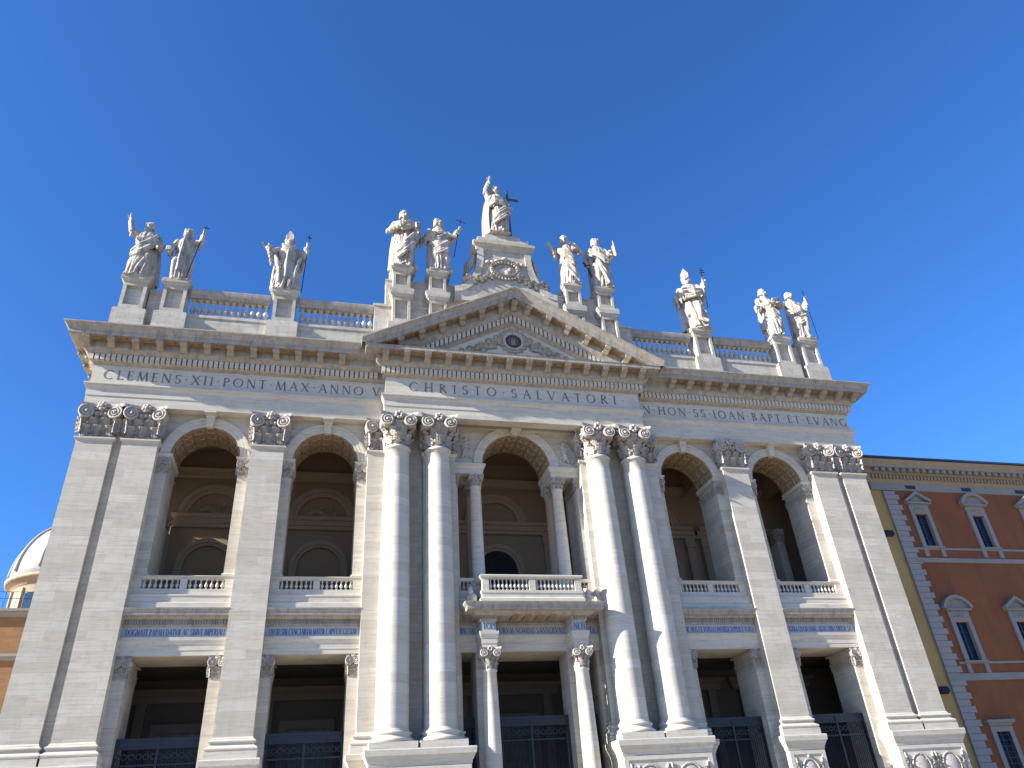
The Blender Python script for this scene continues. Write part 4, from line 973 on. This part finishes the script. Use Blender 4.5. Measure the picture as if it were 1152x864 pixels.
# 3 left bishop
def bishop(mb, ph, arms=True):
    body(mb, 1.28, ph, 13); feet(mb)
    cloak(mb, [(.06, .27, .18, 0, .02), (.35, .26, .17, 0, .02), (.62, .22, .14, 0, .02), (.76, .17, .11, 0, .01), (.83, .09, .07, 0, .01)], -35, 215, ph=ph)
    headm(mb, (0, -.02, .915), -8, 0, .6, .4, 'mitre')
def f(mb):
    bishop(mb, 2.1)
    arm(mb, (.14, 0, .77), (.24, -.04, .66), (.27, -.08, .84), .05, .22, .9, -1, (0, 0, 1)); arm(mb, (-.14, 0, .77), (-.24, -.06, .68), (-.31, -.12, .72), .055, .2, .3, 1, (-1, -.3, .3))
    sash(mb, [(-.1, -.09, .8), (-.02, -.13, .72), (.02, -.13, .72), (.1, -.09, .8)], 3, .03, .018); sash(mb, [(.0, -.10, .74), (-.005, -.14, .6), (-.01, -.15, .45), (-.005, -.17, .2)], 2, .04, .02); sash(mb, [(-.19, -.1, .60), (-.15, -.14, .46), (-.11, -.16, .32), (-.09, -.16, .12)], 3, .035, .018); sash(mb, [(.19, -.1, .60), (.16, -.14, .46), (.13, -.16, .32), (.12, -.15, .12)], 3, .035, .018, 1.)
statue('bishop statue in wide cope with open arms, alone on the balustrade farther from the palace', (-19.7, .80, TOPZ), 6.55, 4, f, [('staff', 'staffmetal', staff((.25, -.1, .02), (.285, -.085, 1.06), .007, .045))])
# 4 figure in a close cap
def f(mb):
    body(mb, .98, .9, 11); feet(mb); knee(mb, .06, .32, .03)
    cloak(mb, [(.03, .20, .16, -.04, .03), (.4, .19, .15, -.03, .03), (.7, .18, .12, 0, .02), (.82, .10, .08, 0, .01)], 60, 240, ph=.2)
    arm(mb, (-.13, 0, .77), (-.19, -.05, .64), (-.06, -.16, .66), .045, .03, .5, 1); arm(mb, (.13, 0, .76), (.19, -.05, .60), (.15, -.17, .62), .05, .14, .5, -1, (.2, -.4, 1))
    sash(mb, [(-.14, -.10, .70), (-.05, -.14, .66), (.05, -.14, .69), (.13, -.08, .77)], 4, .03, .018); sash(mb, [(-.12, -.13, .16), (-.02, -.18, .28), (.1, -.17, .42), (.18, -.12, .56)], 5, .034, .02, .6)
    mb.obox((.15, -.19, .645), (.03, .02, .01), (-.006, .016, 0), (-.006, 0, .045))
    headm(mb, (0, -.02, .93), 12, 0, .45, .4, 'cap')
statue('draped statue in a close cap hugging a book, on a tall two-tier pedestal', (-9.5, .25, 44.3), 7.55, 6, f)
# 5 figure holding a thin cross
def f(mb):
    body(mb, 1.1, 2.6, 10); feet(mb); knee(mb, .07, .34, .03); knee(mb, -.07, .30, .0)
    cloak(mb, [(.05, .21, .17, -.03, .03), (.4, .2, .15, -.02, .03), (.7, .19, .12, -.02, .02), (.82, .10, .08, 0, .01)], 70, 250, ph=2.2)
    arm(mb, (-.14, 0, .76), (-.21, -.03, .60), (-.05, -.15, .62), .06, .12, .5, 1); arm(mb, (.13, -.01, .75), (.21, -.07, .64), (.28, -.11, .76), .045, .03, .9, -1, (.5, -.2, 1))
    mb.cap((.0, -.13, .66), (.22, -.15, .60), .03, .022)
    sash(mb, [(-.15, -.09, .50), (-.04, -.16, .47), (.08, -.15, .54), (.15, -.09, .64)], 5, .03, .018); sash(mb, [(-.13, -.11, .30), (-.02, -.17, .34), (.1, -.16, .42), (.16, -.1, .5)], 4, .03, .018, 1.4)
    headm(mb, (0, -.02, .93), 14, 0, 0, .7)
statue('statue holding a thin dark cross out sideways on a tall two-tier pedestal', (-6.2, .25, 44.3), 7.15, 4, f, [('cross', 'staffmetal', staff((.20, -.12, .28), (.325, -.125, .98), .006, .085))])
# 6 central figure
def f(mb):
    body(mb, 1.12, 1.2, 10, .02); feet(mb); knee(mb, .10, .36, .05)
    cloak(mb, [(.0, .24, .18, -.05, .02), (.35, .23, .17, -.05, .02), (.65, .2, .13, -.03, .02), (.78, .16, .1, -.01, .01), (.83, .09, .07, 0, .01)], 60, 235, ph=.7)
    arm(mb, (-.12, 0, .78), (-.16, -.03, .90), (-.10, -.06, 1.07), .036, .02, .2, 1, (.1, 0, 1)); arm(mb, (.14, 0, .76), (.21, -.03, .60), (.19, -.12, .50), .05, .1, .8, -1)
    sash(mb, [(-.15, -.1, .52), (-.06, -.16, .60), (.06, -.16, .58), (.16, -.1, .48)], 4, .028, .02); sash(mb, [(-.1, -.14, .18), (.0, -.19, .28), (.1, -.19, .36), (.2, -.12, .44)], 5, .032, .02, 1.)
    headm(mb, (0, -.025, .935), 5, 5, .6, .9)
def cr(a):
    a.obox((.22, .02, .50), (.016, 0, .002), (0, .014, 0), (-.004, 0, .50)); a.obox((.222, .02, .83), (.18, .0, -.004), (0, .012, 0), (0, 0, .013))
statue('topmost statue on the gable raising one hand beside a large upright cross', (-.3, .30, 50.0), 7.05, 2, f, [('cross', 'bronze', cr)])
# 7 figure with bent raised arm
def f(mb):
    body(mb, 1.02, 3.3, 10, .02); feet(mb); knee(mb, .06, .32, .03)
    cloak(mb, [(.08, .19, .16, .02, .03), (.4, .18, .15, .02, .03), (.7, .17, .12, 0, .02), (.82, .1, .08, 0, .01)], 20, 200, ph=3.)
    arm(mb, (-.13, 0, .76), (-.21, -.05, .64), (-.265, -.08, .78), .036, .05, .2, 1, (-.3, 0, 1)); arm(mb, (.13, 0, .77), (.22, -.06, .68), (.10, -.17, .70), .055, .06, .5, -1)
    sash(mb, [(-.14, -.10, .66), (-.04, -.15, .58), (.06, -.15, .5), (.13, -.12, .38)], 4, .032, .02); sash(mb, [(-.1, -.14, .42), (-.01, -.18, .3), (.08, -.18, .18), (.14, -.15, .08)], 4, .034, .02, 2.)
    headm(mb, (0, -.02, .93), -6, 0, 0, .6, 'cap')
statue('statue with one bent arm lifted and its other hand on its chest', (6.5, .25, 44.3), 6.8, -10, f)
# 8 figure with a great book
def f(mb):
    body(mb, 1.12, 4.1, 11, .01); feet(mb); knee(mb, -.04, .33, .04)
    cloak(mb, [(.04, .20, .17, -.03, .03), (.4, .19, .15, -.03, .03), (.7, .18, .12, 0, .02), (.82, .1, .08, 0, .01)], 70, 240, ph=4.)
    arm(mb, (.13, 0, .76), (.21, -.05, .62), (.18, -.17, .60), .055, .08, .7, -1); arm(mb, (-.13, 0, .76), (-.20, .0, .60), (-.20, -.06, .46), .05, .08, .8, 1)
    for k in range(9):
        a = -.9+1.8*k/8; mb.obox((.235+.05*math.cos(a), -.11+.07*math.sin(a), .71), (-.012*math.sin(a), .02*math.cos(a), .004), (.008*math.cos(a), .008*math.sin(a), -.004), (-.015, -.02, .085))
    sash(mb, [(-.13, -.10, .72), (-.03, -.14, .60), (.08, -.15, .5), (.17, -.12, .46)], 4, .03, .02); sash(mb, [(-.05, -.16, .5), (.0, -.18, .36), (.06, -.18, .22), (.1, -.16, .08)], 3, .04, .022, 2.)
    headm(mb, (0, -.02, .93), 10, 8, .6, .5)
def sw(a): a.tube([(-.20, -.09, .44), (-.26, -.08, .52)], .012, 8); a.tube([(-.20, -.09, .44), (-.16, -.1, .24)], .014, 8); a.tube([(-.25, -.1, .43), (-.16, -.08, .47)], .01, 8)
statue('statue holding up a large open book with a dark sword at its hip', (9.85, .25, 44.3), 7.0, -14, f, [('sword', 'staffmetal', sw)])
# 9 right bishop
def f(mb):
    bishop(mb, 5.2); knee(mb, .08, .3, .04)
    arm(mb, (.14, 0, .77), (.21, -.06, .64), (.25, -.12, .74), .05, .14, .9, -1, (0, 0, 1)); arm(mb, (-.14, 0, .77), (-.2, -.08, .62), (-.08, -.2, .6), .06, .2, .4, 1)
    sash(mb, [(-.18, -.1, .62), (-.06, -.19, .56), (.08, -.19, .56), (.2, -.1, .62)], 4, .03, .022)
    mb.cap((.1, -.2, .3), (.08, -.2, .12), .045, .04); mb.ball((.1, -.2, .36), .036, 10, 8); mb.cap((.12, -.2, .28), (.18, -.18, .2), .02, .015); mb.cap((.08, -.2, .1), (.18, -.2, .04), .035, .025)
statue('bishop statue with a double-barred staff, alone on the balustrade nearer the palace', (19.5, .75, TOPZ), 7.2, -30, f, [('staff', 'staffmetal', staff((.22, -.13, .3), (.26, -.13, 1.0), .008, .035, True))])
# 10 reading figure
def f(mb):
    body(mb, 1.12, .1, 11); feet(mb); knee(mb, .05, .32, .03)
    cloak(mb, [(.2, .19, .16, -.02, .03), (.5, .18, .15, -.02, .03), (.74, .17, .11, 0, .01), (.82, .1, .08, 0, .01)], 60, 240, ph=.1)
    arm(mb, (-.13, 0, .76), (-.19, -.06, .60), (-.04, -.18, .60), .055, .1, .6, 1); arm(mb, (.13, 0, .76), (.19, -.07, .60), (.08, -.19, .60), .05, .1, .6, -1)
    mb.obox((.03, -.21, .63), (.07, -.01, .01), (0, .012, .004), (0, -.03, .05))
    sash(mb, [(-.12, -.12, .5), (-.03, -.17, .44), (.07, -.17, .36), (.15, -.12, .22)], 5, .032, .02)
    headm(mb, (0, -.03, .925), 14, 12, .4, .5)
statue('bowed statue reading a small book held at its waist with both hands', (28.0, .80, TOPZ), 6.5, 6, f)
# 11 figure with arm outstretched and staff
def f(mb):
    body(mb, 1.08, 5.9, 10); feet(mb); knee(mb, .06, .34, .05); knee(mb, -.07, .3, 0)
    arm(mb, (.13, 0, .76), (.20, -.05, .62), (.235, -.10, .78), .045, .06, .9, -1, (0, 0, 1)); arm(mb, (-.13, 0, .77), (-.22, -.03, .73), (-.33, -.06, .78), .042, .04, .2, 1, (-1, 0, .1))
    cloak(mb, [(.1, .2, .17, .02, .03), (.5, .19, .15, .02, .03), (.74, .17, .11, 0, .01), (.82, .1, .08, 0, .01)], -10, 190, ph=5.)
    sash(mb, [(-.15, -.08, .72), (-.06, -.13, .60), (.04, -.15, .52), (.16, -.1, .46)], 5, .03, .02); sash(mb, [(-.15, -.1, .36), (-.03, -.17, .34), (.09, -.17, .38), (.18, -.1, .44)], 4, .032, .02, 1.)
    headm(mb, (0, -.02, .93), 10, 0, .3, .5)
statue('statue with thin staff and one arm stretched sideways, on the corner above the palace', (31.2, .80, TOPZ), 6.5, -6, f, [('staff', 'staffmetal', staff((.238, -.1, .03), (.240, -.105, 1.0), .005, .02))])

# ------------------------------------------------------------------ palace on the right
P = thing('palace', 'terracotta palace with white window surrounds and a quoined corner', 'palace', (55, 4, GZ))
WX = [40.73+6.56*k for k in range(5)]; XL, XR = 38.3, 72.0; Y = 4.0
rows = [('top', 20.8, 23.95), ('mid', 10.5, 13.72), ('low', 1.4, 4.8)]
m = MB(); xs = [XL]
for x in WX: xs += [x-.72, x+.72]
xs.append(XR)
for i in range(len(xs)-1):
    if i % 2 == 0: m.box(xs[i], xs[i+1], Y, Y+.5, GZ, 26.55)
    else:
        zz = [GZ, 1.4, 4.8, 10.5, 13.72, 20.8, 23.95, 26.55]
        for k in range(0, 8, 2): m.box(xs[i], xs[i+1], Y, Y+.5, zz[k], zz[k+1])
m.box(XL, XR, Y+.5, Y+12, 26.3, 26.55); m.box(XL, XL+.5, Y+.5, Y+12, GZ, 26.3); m.box(XR-.5, XR, Y+.5, Y+12, GZ, 26.3)
m.box(XL+.5, XR-.5, Y+5, Y+5.3, GZ, 26.3)
part('wall', m, 'orange', P)
q = MB(); z = GZ; k = 0
while z < 26.3:
    h = .53; b = (z > 8.7 and z < 9.6) or (z > 19 and z < 19.9)
    q.box(37.36, 38.62+(.34 if k % 2 else 0), Y-.10, Y+.002+.6, z+.035, min(z+h, 26.3)); z += h; k += 1
q.box(37.38, 38.6, Y-.03, Y+.6, GZ, 26.3)
part('corner_quoins', q, 'quoin', P)
q = MB()
for z0, z1, d in ((19.2, 19.62, .12), (20.42, 20.62, .10), (8.85, 9.42, .12), (10.2, 10.38, .10)): q.box(38.95 if d < .11 else 37.3, XR, Y-d, Y, z0, z1)
part('belt_course', q, 'trim', P)
q = MB().box(36.2, XR, Y-.04, Y+.5, 26.42, 27.2)
for x in WX: pass
part('eaves_frieze', q, 'trim', P)
q = MB().sweep([(33.0, Y), (XR, Y)], [(-.4, 27.2), (.06, 27.2), (.12, 27.3), (.25, 27.42), (.3, 27.9), (.62, 28.0), (.62, 28.4), (1.05, 28.42), (1.08, 28.8), (1.2, 28.95), (1.3, 29.15), (-.4, 29.2)])
for k in range(90):
    x = 36.4+.40*k; q.box(x, x+.2, Y-.46, Y-.28, 27.5, 27.86)
pe = part('eaves_cornice', q, 'eaves', P)
CRB = MB().box(0, .38, -.40, 0, 0, .35); CRB.box(-.02, .40, -.42, 0, .27, .352); CRB = CRB.mesh('corbel')
for k in range(30): part('corbel', CRB, 'trim', pe, (36.5+.78*k, Y-.6, 28.03))
q = MB()
for x in WX: q.box(x-.55, x+.55, Y-.07, Y-.03, 26.62, 26.98)
part('attic_vent', q, 'iron', P)
q = MB(); q.box(33.0, XR, Y-1.45, Y+1.2, 29.2, 29.38); q.hexa([(33.0, Y-1.3, 29.38), (XR, Y-1.3, 29.38), (XR, Y+12, 29.38), (33.0, Y+12, 29.38)], [(33.0, Y+5, 31.6), (XR, Y+5, 31.6), (XR, Y+6, 31.6), (33.0, Y+6, 31.6)])
part('roof', q, 'tile', P)
def palace_window(x, z0, z1, hood, low=False):
    w = .70; q = MB(); fw = .40
    q.box(x-w-fw, x-w+.02, Y-.16, Y+.3, z0-.05, z1+.02); q.box(x+w-.02, x+w+fw, Y-.16, Y+.3, z0-.05, z1+.02)
    q.box(x-w-fw, x+w+fw, Y-.161, Y+.3, z1+.02, z1+.42); q.box(x-w-fw-.12, x+w+fw+.12, Y-.24, Y, z0-.22, z0-.05)
    if not low:
        q.box(x-w-fw, x+w+fw, Y-.13, Y, z1+.42, z1+1.0)
        q.box(x-w-fw-.05, x-w-.02, Y-.15, Y, z0-1.05, z0-.22); q.box(x+w+.02, x+w+fw+.05, Y-.15, Y, z0-1.05, z0-.22)
    f = part('window', q, 'trim', P)
    h = MB(); zb = z1+(1.0 if not low else .6); hw = w+fw+.25
    if low: q2 = h.sweep([(x-w-fw, Y), (x-w-fw, Y-.12), (x+w+fw, Y-.12), (x+w+fw, Y)], [(-.1, zb-.2), (.05, zb-.1), (.12, zb), (.28, zb+.1), (.3, zb+.3), (-.1, zb+.4)])
    else:
        h.box(x-hw, x+hw, Y-.42, Y, zb, zb+.16)
        if hood == 'tri':
            for s in (-1, 1):
                a, b = (x+s*hw, zb+.16), (x, zb+1.0)
                pts = [a, b, (b[0], b[1]+.30), (a[0]+s*.12, a[1]+.22)]
                h.prism_xz(pts if s < 0 else pts[::-1], Y-.46, Y)
            h.prism_xz([(x-hw+.3, zb+.16), (x+hw-.3, zb+.16), (x, zb+.98)], Y-.14, Y)
        else:
            r = (hw*hw+.92**2)/(2*.92); cz = zb+.16+.92-r; a = math.asin(hw/r)
            h.arcring(x, cz, r-.02, r+.28, Y-.46, Y, math.pi/2-a, math.pi/2+a, 20)
            pts = [(x+r*math.sin(t), cz+r*math.cos(t)) for t in [-a+2*a*k/16 for k in range(17)]]; h.prism_xz(pts[::-1], Y-.14, Y)
        h.ball((x-.42, Y-.16, zb-.5), (.16, .08, .12), 8, 6); h.ball((x, Y-.16, zb-.5), (.2, .08, .14), 8, 6); h.ball((x+.42, Y-.16, zb-.5), (.16, .08, .12), 8, 6)
    part('hood', fixed(h, 'hood'), 'trim', f)
    part('pane', MB().box(x-w, x+w, Y+.30, Y+.33, z0, z1), 'glass', f)
    c = MB(); c.box(x-.05, x+.05, Y+.2, Y+.299, z0, z1)
    for k in range(1, 4): zz = z0+(z1-z0)*k/4; c.box(x-w, x+w, Y+.21, Y+.298, zz-.04, zz+.04)
    c.box(x-w, x-w+.08, Y+.2, Y+.297, z0, z1); c.box(x+w-.08, x+w, Y+.2, Y+.297, z0, z1)
    if low:
        for k in range(9): xx = x-w+2*w*(k+.5)/9; c.tube([(xx, Y-.1, z0), (xx, Y-.1, z1)], .025, 6)
        for k in range(8): zz = z0+(z1-z0)*(k+.5)/8; c.box(x-w, x+w, Y-.12, Y-.08, zz-.02, zz+.02)
    part('glazing_bars', c, 'wframe', f)
for i, x in enumerate(WX):
    palace_window(x, 20.8, 23.95, 'tri' if i % 2 == 0 else 'arc'); palace_window(x, 10.5, 13.72, 'arc' if i % 2 == 0 else 'tri'); palace_window(x+.35 if 0 else x, 1.4, 4.8, None, True)
Yw = thing('connecting_wall', 'narrow ochre yellow wall squeezed between the church and the quoined corner', 'wall', (35, 4.2, GZ))
part('wall_face', MB().box(32.25, 37.4, Y+.12, Y+.8, GZ, 27.22), 'yellow', Yw)
for x, z, lb in ((35.75, 21.7, 'small grey floodlight high on the ochre yellow wall'), (35.8, 8.05, 'small grey floodlight low on the ochre yellow wall')):
    t = thing('floodlight', lb, 'floodlight', (x, Y+.12, z), 'floodlights on the yellow wall')
    part('bracket', MB().box(x-.06, x+.06, Y-.45, Y+.12, z-.06, z+.06), 'wframe', t)
    q = MB().obox((x+.12, Y-.62, z), (.42, 0, 0), (0, .18, -.1), (0, .09, .2)); part('lamp_head', q, 'iron', t)

# ------------------------------------------------------------------ domed chapel on the left
D = thing('domed_chapel', 'small pale domed chapel with a peach drum beyond the end of the church front', 'chapel', (-36.6, 21.5, GZ))
cx, cyy = -36.6, 21.5; zd = 21.6
prof = [(5.0*math.cos(t)**.92, zd+.5+5.3*math.sin(t)) for t in [math.pi/2*k/18*.97 for k in range(19)]]
q = MB().lathe(cx, cyy, [(4.75, zd), (5.0, zd+.3)]+prof, 48); dm = part('dome', q, 'lead', D)
for k in range(12):
    a = 2*math.pi*k/12+.22; r = MB(); pts = [(cx+(p+.06)*math.cos(a), cyy+(p+.06)*math.sin(a), z) for p, z in prof]; r.tube(pts, .17, 8); part('rib', r, 'lead', dm)
q = MB().lathe(cx, cyy, [(.9, zd+5.6), (.95, zd+7.4), (1.2, zd+7.5), (.7, zd+8.3), (.1, zd+9.2)], 20); part('lantern', q, 'peach', D)
q = MB().lathe(cx, cyy, [(4.45, 18.3), (4.45, 20.6), (4.5, 20.65), (4.5, 20.9), (4.8, 21.0), (5.05, 21.25), (5.2, 21.3), (5.25, 21.55), (4.7, 21.75)], 48); dr = part('drum', q, 'peach', D)
for k in range(16):
    a = 2*math.pi*k/16+.12; c, s = math.cos(a), math.sin(a)
    q = MB().obox((cx+4.5*c, cyy+4.5*s, 19.4), (-.18*s, .18*c, 0), (.12*c, .12*s, 0), (0, 0, 1.2)); part('pilaster_strip', q, 'peach', dr)
    a += math.pi/16; c, s = math.cos(a), math.sin(a)
    q = MB().obox((cx+4.44*c, cyy+4.44*s, 19.3), (-.42*s, .42*c, 0), (.04*c, .04*s, 0), (0, 0, .8)); part('window', q, 'trim' if k % 2 else 'glass', dr)
q = MB().box(-48, -32.6, 16.0, 27, GZ, 18.1); lw = part('lower_wall', q, 'brick', D)
q = MB().sweep([(-48, 16), (-32.6, 16)], [(0, 17.6), (.15, 17.7), (.3, 17.95), (.45, 18.0), (.48, 18.2), (-.5, 18.4)]); q.sweep([(-48, 16), (-32.6, 16)], [(0, 14.2), (.1, 14.25), (.18, 14.4), (.3, 14.5), (.3, 14.7), (0, 14.75)]); part('ledge', q, 'trim', lw)
q = MB()
for k in range(12): x = -47.5+1.3*k; q.tube([(x, 15.8, 18.35), (x, 15.8, 19.6)], .025, 6)
for zz in (19.05, 19.6): q.tube([(-48, 15.8, zz), (-32.8, 15.8, zz)], .022, 6)
part('railing', q, 'iron', D)
# church nave block behind the front, out of sight from the square
nv = MB().box(-16, 16, 12, 70, GZ, 33); nv.box(-31, 31, 10.2, 12, GZ, 34.5); part('nave', nv, 'brick', B)
